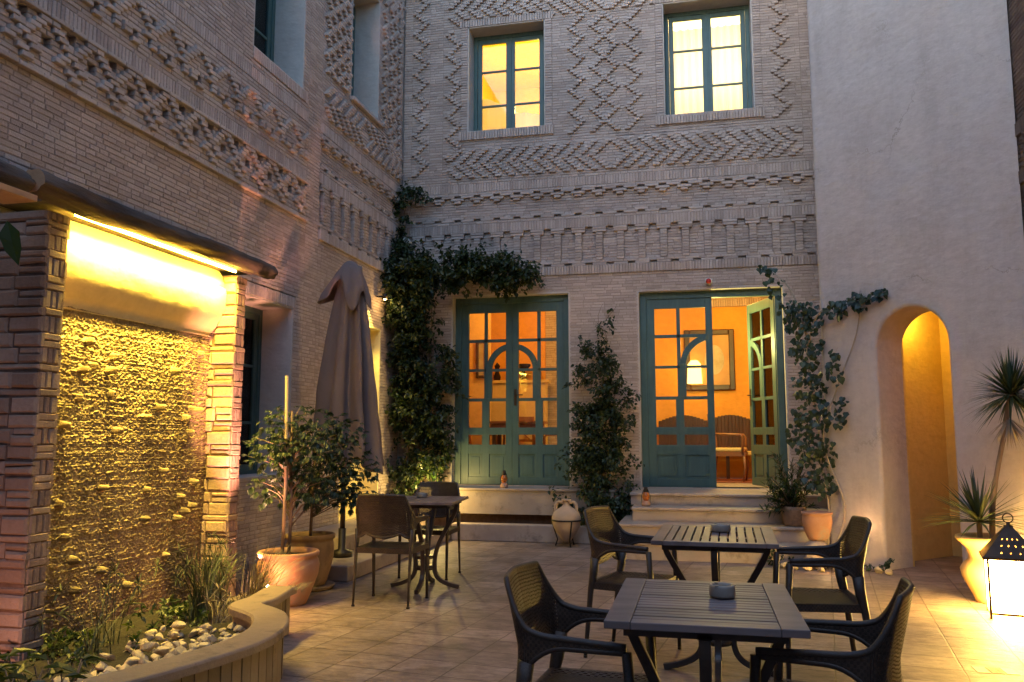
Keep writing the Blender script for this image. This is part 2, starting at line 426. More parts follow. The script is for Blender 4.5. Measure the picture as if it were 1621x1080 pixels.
brickwall(mb,mpB,-3.955,1.72,rowsB,opB,rr,extraB,brB)
for w in (W1,W2):   # soldier sill and lintel
    row(mb,mpB,w[0]-.12,w[1]+.12,w[2]-.125,w[2],[],[],.035,rr,'s')
    row(mb,mpB,w[0]-.12,w[1]+.12,w[3],w[3]+.11,[],[],.014,rr,'s')
mb.build('wall',[M['brick'],M['mortar']],facade)
def holed(mb,u0,u1,z0,z1,ops,put,mi=0):
    us=sorted({u0,u1,*[o[0] for o in ops],*[o[1] for o in ops]}); zs=sorted({z0,z1,*[o[2] for o in ops],*[o[3] for o in ops]})
    for a,b in zip(us[:-1],us[1:]):
        for c,d in zip(zs[:-1],zs[1:]):
            m=((a+b)/2,(c+d)/2)
            if not any(o[0]<m[0]<o[1] and o[2]<m[1]<o[3] for o in ops): put(mb,a,b,c,d,mi)
def shell(u0,u1,z0,z1,ops,put): 
    m=MB(); holed(m,u0,u1,z0,z1,ops,put); return m
# structural core behind the brick skin
shell(-4.4,2.2,0,TOP,[W1,W2,D1,D2],lambda m,a,b,c,d,mi:m.box(a,b,10.66,11.0,c,d)).build('wall_core',M['reveal'],facade)
# plastered reveals
def reveals(op,T,depth,parent,mt,th=.012,bottom=True,name='reveal'):
    u0,u1,z0,z1=op; m=MB()
    def bx(a,b,n0,n1,c,d):
        vs=[T(u,z,n) for z in(c,d) for n in (n0,n1) for u in (a,b)]
        m.add(vs,[(0,2,3,1),(4,5,7,6),(0,1,5,4),(2,6,7,3),(0,4,6,2),(1,3,7,5)])
    bx(u0-.02,u0+th,-.003,-depth,z0,z1); bx(u1-th,u1+.02,-.003,-depth,z0,z1)
    bx(u0+th,u1-th,-.003,-depth,z1-th,z1+.02)
    if bottom: bx(u0+th,u1-th,-.003,-depth,z0-.02,z0+th)
    return m.build(name,mt,parent)
for w in (W1,W2): reveals(w,mpB,.4,facade,M['reveal'])
for w in (D1,D2): reveals(w,mpB,.4,facade,M['reveal'],bottom=False)
# ---- casement windows
def casement(T,op,n,parent,rows=3,leafs=2,fw=.055,name='window',splits=(.30,.66),bar_=.028,lw=.06):
    u0,u1,z0,z1=op; m=MB()
    def bx(mm,a,b,n0,n1,c,d):
        vs=[T(u,z,q) for z in(c,d) for q in (n0,n1) for u in (a,b)]
        mm.add(vs,[(0,2,3,1),(4,5,7,6),(0,1,5,4),(2,6,7,3),(0,4,6,2),(1,3,7,5)])
    bx(m,u0,u0+fw,n,n-.07,z0,z1); bx(m,u1-fw,u1,n,n-.07,z0,z1); bx(m,u0+fw,u1-fw,n,n-.07,z1-fw,z1); bx(m,u0+fw,u1-fw,n,n-.07,z0,z0+fw*.6)
    a,b,c,d=u0+fw,u1-fw,z0+fw*.6,z1-fw
    win=m.build(name,M['teal'],parent,bevel=.004)
    W=(b-a)/leafs
    for k in range(leafs):
        p,q=a+k*W+.003,a+(k+1)*W-.003; l=MB(); nn=n-.012
        bx(l,p,p+lw,nn,nn-.04,c,d); bx(l,q-lw,q,nn,nn-.04,c,d); bx(l,p+lw,q-lw,nn,nn-.04,c,c+lw); bx(l,p+lw,q-lw,nn,nn-.04,d-lw,d)
        hh=d-c
        for sx in splits: bx(l,p+lw,q-lw,nn-.006,nn-.034,c+hh*sx-bar_/2,c+hh*sx+bar_/2)
        if k==0: bx(l,q-.012,q+.02,nn+.012,nn,c,d)
        l.build('sash',M['teal'],win,bevel=.003)
        g=MB(); bx(g,p+lw*.8,q-lw*.8,nn-.018,nn-.022,c+lw*.8,d-lw*.8); g.build('pane',M['glass'],win)
    return win
casement(mpB,(W1[0]+.012,W1[1]-.012,W1[2]+.012,W1[3]-.012),-.27,facade)
casement(mpB,(W2[0]+.012,W2[1]-.012,W2[2]+.012,W2[3]-.012),-.27,facade)
# ---- glazed doors
def arc_board(l,T,cx,zs,r,w,n0,n1,a0,a1,seg=14):
    for i in range(seg):
        t0=a0+(a1-a0)*i/seg; t1=a0+(a1-a0)*(i+1)/seg; vs=[]
        for q in(n0,n1):
            for t,rd in((t0,r),(t1,r),(t1,r+w),(t0,r+w)): vs.append(T(cx+rd*math.cos(t),zs+rd*math.sin(t),q))
        l.add(vs,[(0,1,2,3),(7,6,5,4),(0,4,5,1),(1,5,6,2),(2,6,7,3),(3,7,4,0)])
def door_leaf(T,w,h,parent,arc_right,mt=None,name='door_leaf',handle=True):
    """leaf in local (u 0..w, z 0..h, n depth); the quarter arch rises towards the meeting stile"""
    mt=mt or M['teal']; l=MB(); t0,t1=0,-.045
    def bx(a,b,n0,n1,c,d):
        if arc_right is False: a,b=w-b,w-a
        vs=[T(u,z,q) for z in(c,d) for q in (n0,n1) for u in (a,b)]
        l.add(vs,[(0,2,3,1),(4,5,7,6),(0,1,5,4),(2,6,7,3),(0,4,6,2),(1,3,7,5)])
    so=.10; si=.085; mu=.045
    z=[0,.40,.53,.655,.745,1.105,1.14,1.50,1.54,1.905,1.945,2.26,h]   # panel zone, lower panes, rail, panes...
    um=(w-si+so)/2-.02
    bx(0,so,t0,t1,0,h); bx(w-si,w,t0,t1,0,h)
    bx(so,w-si,t0,t1,0,.10); bx(so,w-si,t0,t1,.40,.525); bx(so,w-si,t0,t1,h-.12,h)
    for c,d in ((.655,.75),): bx(so,w-si,t0,t1,c,d)
    for c,d in ((1.10,1.14),(1.50,1.535),(1.895,1.935)): bx(so,w-si,-.006,-.039,c,d)
    bx(um-mu/2,um+mu/2,-.006,-.039,1.14,h-.12)
    bx(um-.05,um+.05,t0-.001,t1+.001,0.10,1.14)
    # bottom raised panels
    for a,b in((so,um-.05),(um+.05,w-si)):
        bx(a,b,-.016,-.03,.10,.40); bx(a+.035,b-.035,-.008,-.016,.135,.365)
    # the arch, from the middle bar up to the meeting stile
    R_=w-um-.03; cx=w if arc_right is not False else 0
    arc_board(l,T,cx,1.52,R_-.055,.075,-.001,-.044,(PI/2 if arc_right is not False else 0),(PI if arc_right is not False else PI/2))
    leg0=w-R_-.02; bx(leg0,leg0+.075,-.001,-.044,1.14,1.52)
    o=l.build(name,mt,parent,bevel=.0025)
    g=MB(); vs=[T(u,zz,q) for zz in(.52,h-.1) for q in(-.021,-.024) for u in (so-.01,w-si+.01)]
    g.add(vs,[(0,2,3,1),(4,5,7,6),(0,1,5,4),(2,6,7,3),(0,4,6,2),(1,3,7,5)]); g.build('pane',M['glass'],o)
    if handle:
        hm=MB(); uu=w-.045 if arc_right is not False else .045
        vs=[T(uu+a,1.15+b,q) for b in(-.11,.11) for q in(.0,.008) for a in(-.018,.018)]
        hm.add(vs,[(0,2,3,1),(4,5,7,6),(0,1,5,4),(2,6,7,3),(0,4,6,2),(1,3,7,5)])
        dr=-1 if arc_right is not False else 1
        hm.tube([T(uu,1.18,.0),T(uu,1.18,.045),T(uu+dr*.03,1.18,.05),T(uu+dr*.11,1.178,.05)],.008,8)
        hm.build('handle',M['handle'],o)
    return o
def doorframe(T,op,parent,n=-.13,fw=.085,name='door'):
    u0,u1,z0,z1=op; m=MB()
    def bx(a,b,n0,n1,c,d):
        vs=[T(u,z,q) for z in(c,d) for q in (n0,n1) for u in (a,b)]
        m.add(vs,[(0,2,3,1),(4,5,7,6),(0,1,5,4),(2,6,7,3),(0,4,6,2),(1,3,7,5)])
    bx(u0,u0+fw,n,n-.08,z0,z1); bx(u1-fw,u1,n,n-.08,z0,z1); bx(u0+fw,u1-fw,n,n-.08,z1-fw,z1)
    return m.build(name,M['teal'],parent,bevel=.004)
f1=doorframe(mpB,(D1[0]+.012,D1[1]-.012,.62,3.128),facade)
a,b=D1[0]+.097,D1[1]-.097; w=(b-a)/2; hL=3.043-.625
door_leaf(lambda u,z,n:(a+u,10.75-n,.625+z),w-.002,hL,f1,True,handle=False)
door_leaf(lambda u,z,n:(a+w+u,10.75-n,.625+z),w-.002,hL,f1,False)
f2=doorframe(mpB,(D2[0]+.012,D2[1]-.012,.62,3.108),facade)
a2,b2=D2[0]+.097,D2[1]-.097; w2=(b2-a2)/2; hR=3.023-.625
door_leaf(lambda u,z,n:(a2+u,10.75-n,.625+z),w2+.03,hR,f2,True,handle=False)
# open leaf swings inward about its right hinge
ang=math.radians(69)
hx,hy=b2-.01,10.79
def Topen(u,z,n):
    # closed: u runs from meeting stile (0) to hinge (w2); rotate about hinge
    d=u-w2; q=-n
    x=hx+d*math.cos(ang)+q*math.sin(ang)*1; y=hy-d*math.sin(ang)+q*math.cos(ang)
    return (x,y,.625+z)
tag(door_leaf(Topen,w2,hR,f2,False,mt=M['teal']),'open door leaf swung inward, lit yellow green by the room',None)
# ---- small alarm light above the right door
al=thing('alarm_light',(.16,10.585,3.2),'small round red and white lamp on the brick above the open door','light')
m=MB(); m.lathe([(0,.0),(.045,.0),(.045,.02),(.03,.03),(0,.03)],16); 
for i,v in enumerate(m.v): m.v[i]=(.16+v[0],10.575-v[2],3.2+v[1])
m.build('base',M['white'],al)
m=MB(); m.lathe([(.034,.028),(.034,.05),(.022,.066),(0,.07)],16)
for i,v in enumerate(m.v): m.v[i]=(.16+v[0],10.575-v[2],3.2+v[1])
m.build('lens',M['redglass'],al)
# ------------------------------------------------------------------ left wall
XL=-3.96
mpL=lambda u,z,n:(XL+n,u,z)
left=thing('brick_side_wall',(XL,6.5,0),'long brick wall with zigzag bands running beside the lit water wall','building')
LW=(6.50,7.55,.88,2.54); UW1=(6.62,7.62,4.87,6.6); UW2=(8.82,9.68,5.30,6.95); YD=(8.75,9.90,.30,2.62)
def vband(kind):
    def f(u0,u1,i):
        out=[];P=.40; k=int(u0/P)-1; n=9
        i=n-i   # count from the top
        while k*P<u1+P:
            c=k*P
            if kind==1:
                if 0<=i<=4:
                    d=.165-.041*i
                    out+= [(c-d-MO/2,c-d+MO/2,.028),(c+d-MO/2,c+d+MO/2,.028)] if d>.03 else [(c-MO/2,c+MO/2,.028)]
                if i in(0,1): out.append((c-MO*.4,c+MO*.4,-.05))
                if i in(3,4): out.append((c+P/2-MO*.42,c+P/2+MO*.42,-.05))
                if i in(5,6): d=.06+.04*(i-5); out+=[(c-d-MO/2,c-d+MO/2,.028),(c+d-MO/2,c+d+MO/2,.028)]
                if i in(7,8): out.append((c-MO/2+(i-7)*.04,c+MO/2+(i-7)*.04,.028))
            else:
                if 0<=i<=4:
                    d=.165-.041*i
                    out+= [(c-d-MO/2,c-d+MO/2,.028),(c+d-MO/2,c+d+MO/2,.028)] if d>.03 else [(c-MO/2,c+MO/2,.028)]
                if i in(1,2): out.append((c-MO*.4,c+MO*.4,-.05))
                if i in(6,7): out.append((c+P/2-MO*.45,c+P/2+MO*.45,-.05))
                if i==5: out.append((c-MO*1.3,c+MO*.2,.028))
                if i in(6,7): out+=[(c+P/2-MO*1.5,c+P/2-MO*.5,.028),(c-MO*.4,c+MO*.4,.026)]
                if i==8: out.append((c+P/2-MO*.5,c+P/2+MO*.5,.028))
            k+=1
        return out
    return f
mb=MB(); rr=random.Random(5)
rA=seq(0,[(94,'b')]); z=rA[-1][1]
rA+=seq(z,[(1,'b',.034,None,.034),(10,'b',None,vband(1)),(1,'b',.034,None,.034)]); z=rA[-1][1]
rA+=seq(z,[(1,'s',.12,None,.004),(1,'b'),(10,'b',None,vband(2)),(3,'b')]); z=rA[-1][1]
rA+=seq(z,[(1,'s',.12,None,.004)]); z=rA[-1][1]
rA+=seq(z,[(int((TOP-z)/C),'b')])
nz=lambda op,a:(op[0],op[1],op[2]-a,op[3]+a)
solA=[(LW[0],LW[1]+.05,LW[3],LW[3]+.115),(UW1[0],UW1[1]+.1,UW1[2]-.115,UW1[2])]
brickwall(mb,mpL,2.4,7.76,rA,[LW,UW1]+solA,rr)
for s in solA: row(mb,mpL,s[0],s[1],s[2],s[3],[],[],.006,rr,'s')
# plain pilaster
rP=seq(0,[(int(TOP/C),'b')]); brickwall(mb,mpL,7.76,8.06,rP,[],rr,None)
LL0,LR0,LC0=LL,LR,LC
def latL(u0,u1,i):
    n=5; d=(n-abs(i-n))*.042; out=[]
    for k in range(0,10):
        for s in(-1,1):
            c=9.25+s*(.187*k+.03+d)
            if 8.12<c<10.52: out.append((c-MO/2,c+MO/2,PR))
    return out
rF,_=rows_far(latL,latL,TOP)
def extraL(z):
    o=[]
    for uc in(8.24,8.50): o+=dia(uc,z,n=3)
    o+=colz(8.70,z,0,n=2)
    for uc in(9.86,): o+=colz(uc,z,0,n=3)
    o+=dia(10.15,z,n=3,lo=4.86,hi=8)+colz(10.4,z,0,n=2,lo=4.86,hi=8)
    return o
brickwall(mb,mpL,8.06,10.58,rF,[UW2,YD,(UW2[0],UW2[1],UW2[2]-.05,UW2[2])],rr,extraL,lambda z:(8.14,10.3))
row(mb,mpL,UW2[0]-.02,UW2[1]+.06,UW2[2]-.05,UW2[2],[],[],.05,rr,'b')
mb.build('wall',[M['brick'],M['mortar']],left)
shell(-4.59,10.95,0,TOP,[LW,UW1,UW2,YD],lambda m,a,b,c,d,mi:m.box(XL-.45,XL-.06,a,b,c,d)).build('wall_core',M['reveal'],left)
for w in (LW,UW1,UW2): reveals(w,mpL,.42,left,M['reveal'])
# near stretch of the wall, out of the picture, plastered
m=MB(); m.box(XL-.058,XL-.004,-4.59,2.4,0,TOP); m.build('plastered_wall',M['plaster'],left)
casement(mpL,(UW1[0]+.012,UW1[1]-.012,UW1[2]+.012,UW1[3]-.012),-.345,left)
casement(mpL,(UW2[0]+.012,UW2[1]-.012,UW2[2]+.012,UW2[3]-.012),-.345,left)
casement(mpL,(LW[0]+.012,LW[1]-.012,LW[2]+.012,LW[3]-.012),-.33,left)
m=MB()
for w in (UW1,UW2,LW): m.box(XL-.48,XL-.455,w[0]-.1,w[1]+.1,w[2]-.1,w[3]+.1)
m.build('shutter',M['darkglass'],left)
# cream door standing in the yellow doorway at the end of the wall
reveals(YD,mpL,.42,left,M['yellowplaster'],bottom=True)
m=MB(); m.box(XL-.30,XL-.25,YD[0]+.012,YD[1]-.012,YD[2]+.012,YD[3]-.012); m.box(XL-.25,XL-.235,YD[0]+.15,YD[0]+.5,.45,1.3); m.box(XL-.25,XL-.235,YD[0]+.6,YD[1]-.15,.45,1.3); m.build('door',M['yellowplaster'],left,bevel=.003)
# ------------------------------------------------------------------ plaster wall with the arch (45 degrees)
S2=math.sqrt(.5); P0=Vector((1.28,8.97,0))
mpD=lambda v,z,n:(P0.x+v*S2-n*S2,P0.y-v*S2-n*S2,z)
pw=thing('plaster_wall',(1.9,8.3,0),'plain grey beige plastered wall with a tall rounded archway','wall')
VA,VB,ZS,ZT=.58,1.295,2.10,TOP
VE=2.0
m=MB()
r=(VB-VA)/2; vc=(VA+VB)/2; seg=20
arch=[(VB,0)]+[(vc+r*math.cos(t),ZS+r*math.sin(t)*1.02) for t in [PI*i/seg for i in range(seg+1)]]+[(VA,0)]
rnd=.035
def face(n,inset,flip=False):
    bm=bmesh.new()
    vs=[bm.verts.new((v,z,0)) for v,z in arch_in(inset)]
    out=[(0.0,0),(0.0,ZT),(VE,ZT),(VE,0)]
    ov=[bm.verts.new((v,z,0)) for v,z in out]
    loop=vs+ov   # VB side first ... VA, then left-bottom up over to right-bottom
    es=[bm.edges.new((loop[i],loop[(i+1)%len(loop)])) for i in range(len(loop))]
    bmesh.ops.triangle_fill(bm,use_beauty=True,edges=es)
    bm.verts.index_update()
    V=[mpD(v.co.x,v.co.y,n) for v in bm.verts]; F=[tuple(x.index for x in f.verts) for f in bm.faces]
    m.add(V,F)
def arch_in(i):
    rr_=r+i
    return [(VB+i,0)]+[(vc+rr_*math.cos(t),ZS+rr_*math.sin(t)*1.02) for t in [PI*k/seg for k in range(seg+1)]]+[(VA-i,0)]
face(0,rnd); face(-.42,0)
prev=None
prof=[(rnd*(1-math.sin(t)),-rnd*(1-math.cos(t))) for t in [PI/2*k/5 for k in range(6)]]+[(0,-.42)]
V=[];F=[]
L=None
for ins,n in prof:
    pts=arch_in(ins); L=len(pts); V+=[mpD(v,z,n) for v,z in pts]
for k in range(len(prof)-1):
    for i in range(L-1): F.append((k*L+i,k*L+i+1,(k+1)*L+i+1,(k+1)*L+i))
m.add(V,F,0,True)
# rounded left corner and the return towards the facade
pts=[]
for k in range(9):
    t=k/8; a=math.radians(225)-math.radians(55)*t   # outward normal turns from -x-y to -x
    pts.append((1.28+.06*S2*0+0.06*math.cos(a)+.0424, 8.97+.06*math.sin(a)+.0424))
pts.append((1.53,10.62))
V=[(x,y,zz) for zz in(0,ZT) for x,y in pts]; n=len(pts)
m.add(V,[(i,i+1,n+i+1,n+i) for i in range(n-1)],0,True)
m.build('wall',M['plaster'],pw)
m=MB(); e=mpD(VE,0,0)
m.box(1.9,2.0,8.97+.6,10.62,0,ZT); m.build('wall_core',M['plaster'],pw)
# passage behind the arch
m=MB()
a=Vector(mpD(VA,0,-.42)); b=Vector(mpD(VB,0,-.42)); dn=Vector((S2,S2,0)); dv=Vector((S2,-S2,0))
def slab(p,q,z0,z1,th=.03):
    d=(q-p).normalized(); nn=Vector((-d.y,d.x,0))*th; vs=[]
    for zz in(z0,z1):
        for s in (p,q,q+nn,p+nn): vs.append((s.x,s.y,zz))
    m.add(vs,[(0,1,2,3),(7,6,5,4),(0,4,5,1),(1,5,6,2),(2,6,7,3),(3,7,4,0)])
A1=a-dv*.25; B1=b+dv*.3
slab(A1,a,0,2.75); slab(b,B1,0,2.75)
slab(B1+dn*1.1,A1+dn*1.1,0,2.75); slab(A1+dn*1.1,A1,0,2.75); slab(B1,B1+dn*1.1,0,2.75)
m.build('passage_wall',M['ochre'],pw)
m=MB(); vs=[(p.x,p.y,zz) for zz in (2.70,2.74) for p in (A1-dn*.02,B1-dn*.02,B1+dn*1.15,A1+dn*1.15)]
m.add(vs,[(0,1,2,3),(7,6,5,4),(0,4,5,1),(1,5,6,2),(2,6,7,3),(3,7,4,0)]); m.build('passage_ceiling',M['ochre'],pw)
# ------------------------------------------------------------------ right brick wall
XR=2.71
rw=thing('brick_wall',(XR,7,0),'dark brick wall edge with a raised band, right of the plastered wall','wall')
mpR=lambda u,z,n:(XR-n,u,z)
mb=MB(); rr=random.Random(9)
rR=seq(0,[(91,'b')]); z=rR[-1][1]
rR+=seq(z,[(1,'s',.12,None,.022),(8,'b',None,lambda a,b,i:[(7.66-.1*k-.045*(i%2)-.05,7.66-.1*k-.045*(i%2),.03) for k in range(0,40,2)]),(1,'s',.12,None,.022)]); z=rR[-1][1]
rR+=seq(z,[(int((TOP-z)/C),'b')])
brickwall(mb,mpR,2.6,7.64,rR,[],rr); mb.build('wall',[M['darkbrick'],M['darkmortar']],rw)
m=MB(); m.box(XR+.056,XR+.4,-4.59,7.9,0,TOP); m.box(XR+.004,XR+.055,-4.59,2.6,0,TOP); m.build('wall_core',M['plaster'],rw)
# ------------------------------------------------------------------ floor
def floormat(nt,b):
    co_=obco(nt)
    mp=nt.nodes.new('ShaderNodeMapping'); nt.links.new(co_,mp.inputs['Vector']); mp.inputs['Rotation'].default_value=(0,0,math.radians(8))
    wv=noise_n(nt,1.7,2); 
    br=nt.nodes.new('ShaderNodeTexBrick'); br.offset=.0; br.inputs['Scale'].default_value=1
    br.inputs['Brick Width'].default_value=.32; br.inputs['Row Height'].default_value=.27; br.inputs['Mortar Size'].default_value=.0045; br.inputs['Mortar Smooth'].default_value=.3
    br.inputs['Color1'].default_value=(.205,.158,.132,1); br.inputs['Color2'].default_value=(.30,.232,.192,1); br.inputs['Mortar'].default_value=(.12,.085,.065,1); br.inputs['Bias'].default_value=0
    wj=noise_n(nt,9,3); am_=nt.nodes.new('ShaderNodeMixRGB'); am_.inputs[0].default_value=.012; nt.links.new(mp.outputs[0],am_.inputs[1]); nt.links.new(wj.outputs['Color'],am_.inputs[2]); nt.links.new(am_.outputs[0],br.inputs['Vector'])
    n=noise_n(nt,5,7,.65); col=mix(nt,1.,br.outputs['Color'],ramp(nt,n.outputs['Fac'],[(.3,(.72,.68,.66)),(.7,(1.2,1.18,1.15))]),'MULTIPLY')
    n2=noise_n(nt,1.1,5,.6); col=mix(nt,.55,col,ramp(nt,n2.outputs['Fac'],[(.35,(.75,.7,.68)),(.65,(1.15,1.15,1.15))]),'MULTIPLY')
    n3=noise_n(nt,22,8,.7,stretch=(.4,1,1)); col=mix(nt,.75,col,ramp(nt,n3.outputs['Fac'],[(.40,(.55,.50,.47)),(.56,(1.08,1.08,1.08))]),'MULTIPLY')
    nt.links.new(col,b.inputs['Base Color'])
    rg=nt.nodes.new('ShaderNodeMapRange'); rg.inputs[3].default_value=.42; rg.inputs[4].default_value=.75; nt.links.new(n3.outputs['Fac'],rg.inputs[0]); nt.links.new(rg.outputs[0],b.inputs['Roughness'])
    g_=noise_n(nt,3.5,6,.7); col=mix(nt,ramp(nt,g_.outputs['Fac'],[(.50,(0,0,0)),(.62,(.7,.7,.7))]),col,mix(nt,1.,col,(.62,.58,.55),'MULTIPLY')); nt.links.new(col,b.inputs['Base Color'])
    inv=nt.nodes.new('ShaderNodeMath'); inv.operation='SUBTRACT'; inv.inputs[0].default_value=1; nt.links.new(br.outputs['Fac'],inv.inputs[1])
    p=bump(nt,b,inv.outputs[0],.9,.006); p=bump(nt,b,n3.outputs['Fac'],.5,.006,p); bump(nt,b,n.outputs['Fac'],.4,.02,p)
M['floor']=mat('floor',(.4,.3,.2),.4,0,floormat,.5)
m=MB(); m.box(-6,8,-4.9,10.62,-.1,0); o=m.build('courtyard_floor',M['floor']); tag(o,'pinkish stone tiles paving the courtyard floor','floor',kind='structure')
m=MB(); m.box(-60,60,-60,60,-.3,-.105); o=m.build('ground',M['soil']); tag(o,'bare ground under and around the courtyard','ground',kind='structure')
# small decorative inset tiles near the lantern
m=MB()
for cx,cy in((1.42,5.02),):
    for i in range(3):
        m.box(cx+i*.07,cx+i*.07+.06,cy,cy+.12,.0005,.0022,i%2)
m.build('floor_inlay',[M['slabstone'],M['roughbrick']])
tag(bpy.data.objects['floor_inlay'],'small patterned tile inlay in the paving before the lantern','tile inlay',kind='structure')
# ------------------------------------------------------------------ steps and platforms
st=thing('stone_steps',(.2,9.3,0),'four pale stone steps leading up to the open door','steps')
for k,(z0,z1,y,x0) in enumerate([(0,.185,8.72,-1.0),(.185,.335,9.0,-.86),(.335,.485,9.3,-.74),(.485,.62,9.62,-.78)]):
    x1=1.255 if y<9.3 else (1.31 if y<9.6 else 1.36)
    m=MB(); m.box(x0,x1,y+.012,10.58,z0+.002,z1-.032); m.build('riser',M['stepstone'],st)
    m=MB(); m.box(x0-.012,x1,y-.012,10.58 if k<3 else 10.9,z1-.031,z1); m.build('tread',M['stepstone'],st,bevel=.008)
pf=thing('stone_platform',(-2.3,10.3,0),'raised stone ledge with a dark slot beneath the closed glazed door','ledge')
m=MB(); m.box(-3.5,-1.02,10.12,10.58,.30,.588); m.build('wall',M['slabstone'],pf,bevel=.004)
m=MB(); m.box(-3.52,-1.0,10.09,10.9,.59,.62); m.build('coping',M['stepstone'],pf,bevel=.007)
m=MB(); m.box(-3.5,-1.02,10.30,10.58,0,.298); m.build('base',M['darkmortar'],pf)
kb=MB(); kb.box(-2.98,-1.02,9.86,10.02,0,.205); o=kb.build('stone_kerb',M['slabstone'],bevel=.012,origin=(-2.2,9.94,0)); tag(o,'low stone kerb in front of the slot below the glazed door','kerb')
ls=thing('side_steps',(-3.5,8.3,0),'two broad stone steps before the yellow lit doorway','steps')
m=MB(); m.box(-3.955,-3.0,6.85,10.08,0.002,.135); m.build('lower_step',M['stepstone'],ls,bevel=.012)
m=MB(); m.box(-3.955,-3.38,7.5,10.08,.137,.30); m.build('upper_step',M['stepstone'],ls,bevel=.012)

fw_=thing('front_building',(0,-4.6,0),'plain plastered building closing the courtyard behind the camera','building')
m=MB(); m.box(-4.4,4.5,-4.9,-4.6,0,6.2); m.build('wall',M['plaster'],fw_)
# ------------------------------------------------------------------ lit water wall
ww=thing('water_wall',(-3.75,5.0,0),'rough stone water wall glowing yellow between two brick pillars under a log roof','water feature')
def vnoise(x,y,s,seed=0):
    return noise.noise(Vector((x*s+seed,y*s-seed,seed*1.7)))
PF=-3.62
def pillar(y0,y1,seed):
    mb=MB(); r_=random.Random(seed)
    z=0.0; alt=0
    mpx=lambda u,z,n:(PF+n,u,z); mpy=lambda u,z,n:(u,y0-n,z); mpy2=lambda u,z,n:(u,y1+n,z)
    while z<2.545:
        h=r_.uniform(.085,.105) if alt%2==0 else r_.choice((.045,.085)); h=min(h,2.55-z)
        if h<.02: break
        # side face: upright bricks alternate with flat ones
        if alt%2==0:
            n=3
            for i in range(n): brick(mb,mpx,y0+.012+(y1-y0-.024)*i/n,y0+.012+(y1-y0-.024)*(i+1)/n,z,z+h,.004,r_,.006,.02,.003)
        else:
            k=max(1,round(h/.045))
            for i in range(k): brick(mb,mpx,y0+.012,y1-.012,z+h*i/k,z+h*(i+1)/k,.006,r_,.006,.02,.003)
        for mp in (mpy,mpy2):
            a=XL+.0; b=PF+.004
            if h>.07 and r_.random()<.65: c=a+(b-a)*r_.uniform(.35,.5); cells=[(a,c,z,z+h),(c,b,z,z+h)]
            elif h>.07: c=a+(b-a)*r_.uniform(.45,.6); cells=[(a,c,z,z+h),(c,b,z,z+h*.55),(c,b,z+h*.55,z+h)]
            else: cells=[(a,b,z,z+h)]
            for (p,q,s,t) in cells: brick(mb,mp,p,q,s+.001,t-.001,.010+r_.uniform(-.007,.010),r_,.013,.02,.006)
        z+=h; alt+=1
    mb.box(XL+.003,PF-.004,y0+.004,y1-.004,0,2.55,1)
    return mb
pillar(3.94,4.10,1).build('pillar',[M['roughbrick'],M['darkmortar']],ww)
pillar(5.93,6.08,2).build('pillar',[M['roughbrick'],M['darkmortar']],ww)
# rough panel: dense displaced sheet of thin irregular stones
mb=MB(); ny,nz_=400,430; y0,y1,z0,z1=4.10,5.93,.0,2.06
r_=random.Random(4)
rows_=[];z=z0
while z<z1+.05: 
    h=r_.uniform(.011,.022); rows_.append((z,z+h,r_.uniform(0,10),r_.uniform(-.004,.010))); z+=h
lumps=[(r_.uniform(4.2,5.85),r_.uniform(.25,1.98),r_.uniform(.010,.015),r_.uniform(.016,.026),r_.uniform(.05,.085)) for _ in range(36)]
vs=[];ri=0
for j in range(nz_+1):
    z=z0+(z1-z0)*j/nz_
    rw_=[x for x in rows_ if x[0]<=z+.03*0 and z<x[1]]; rw_=rw_[0] if rw_ else rows_[-1]
    f=(z-rw_[0])/(rw_[1]-rw_[0]); edge=min(f,1-f)
    for i in range(ny+1):
        y=y0+(y1-y0)*i/ny
        zz=z+.012*vnoise(y,z,3,9)
        d=rw_[3]*.3+.004*vnoise(y+rw_[2]*7,rw_[0],22)+.005*vnoise(y,z*1.8,42,3)+.009*vnoise(y,z*1.9,80,5)+.006*vnoise(y,z*1.4,150,8)
        d+= -.0045*(1-min(1,edge/.3))**2
        d+=.008*vnoise(y,z,2.2,6)
        for ly,lz,a_,b_,hh in lumps:
            q=((y-ly)/a_)**2+((z-lz)/b_)**2
            if q<1.6: d+=hh*max(0,1-q**2*.45)**.5*(1 if q<1.3 else .5)
        vs.append((-3.835+d,y,zz))
fs=[]
for j in range(nz_):
    for i in range(ny): a=j*(ny+1)+i; fs.append((a,a+1,a+ny+2,a+ny+1))
mb.add(vs,fs,0,True); mb.build('stone_panel',M['stonepanel'],ww)
m=MB(); m.box(XL+.003,-3.87,4.10,5.93,0,2.59); m.build('backing',M['darkmortar'],ww)
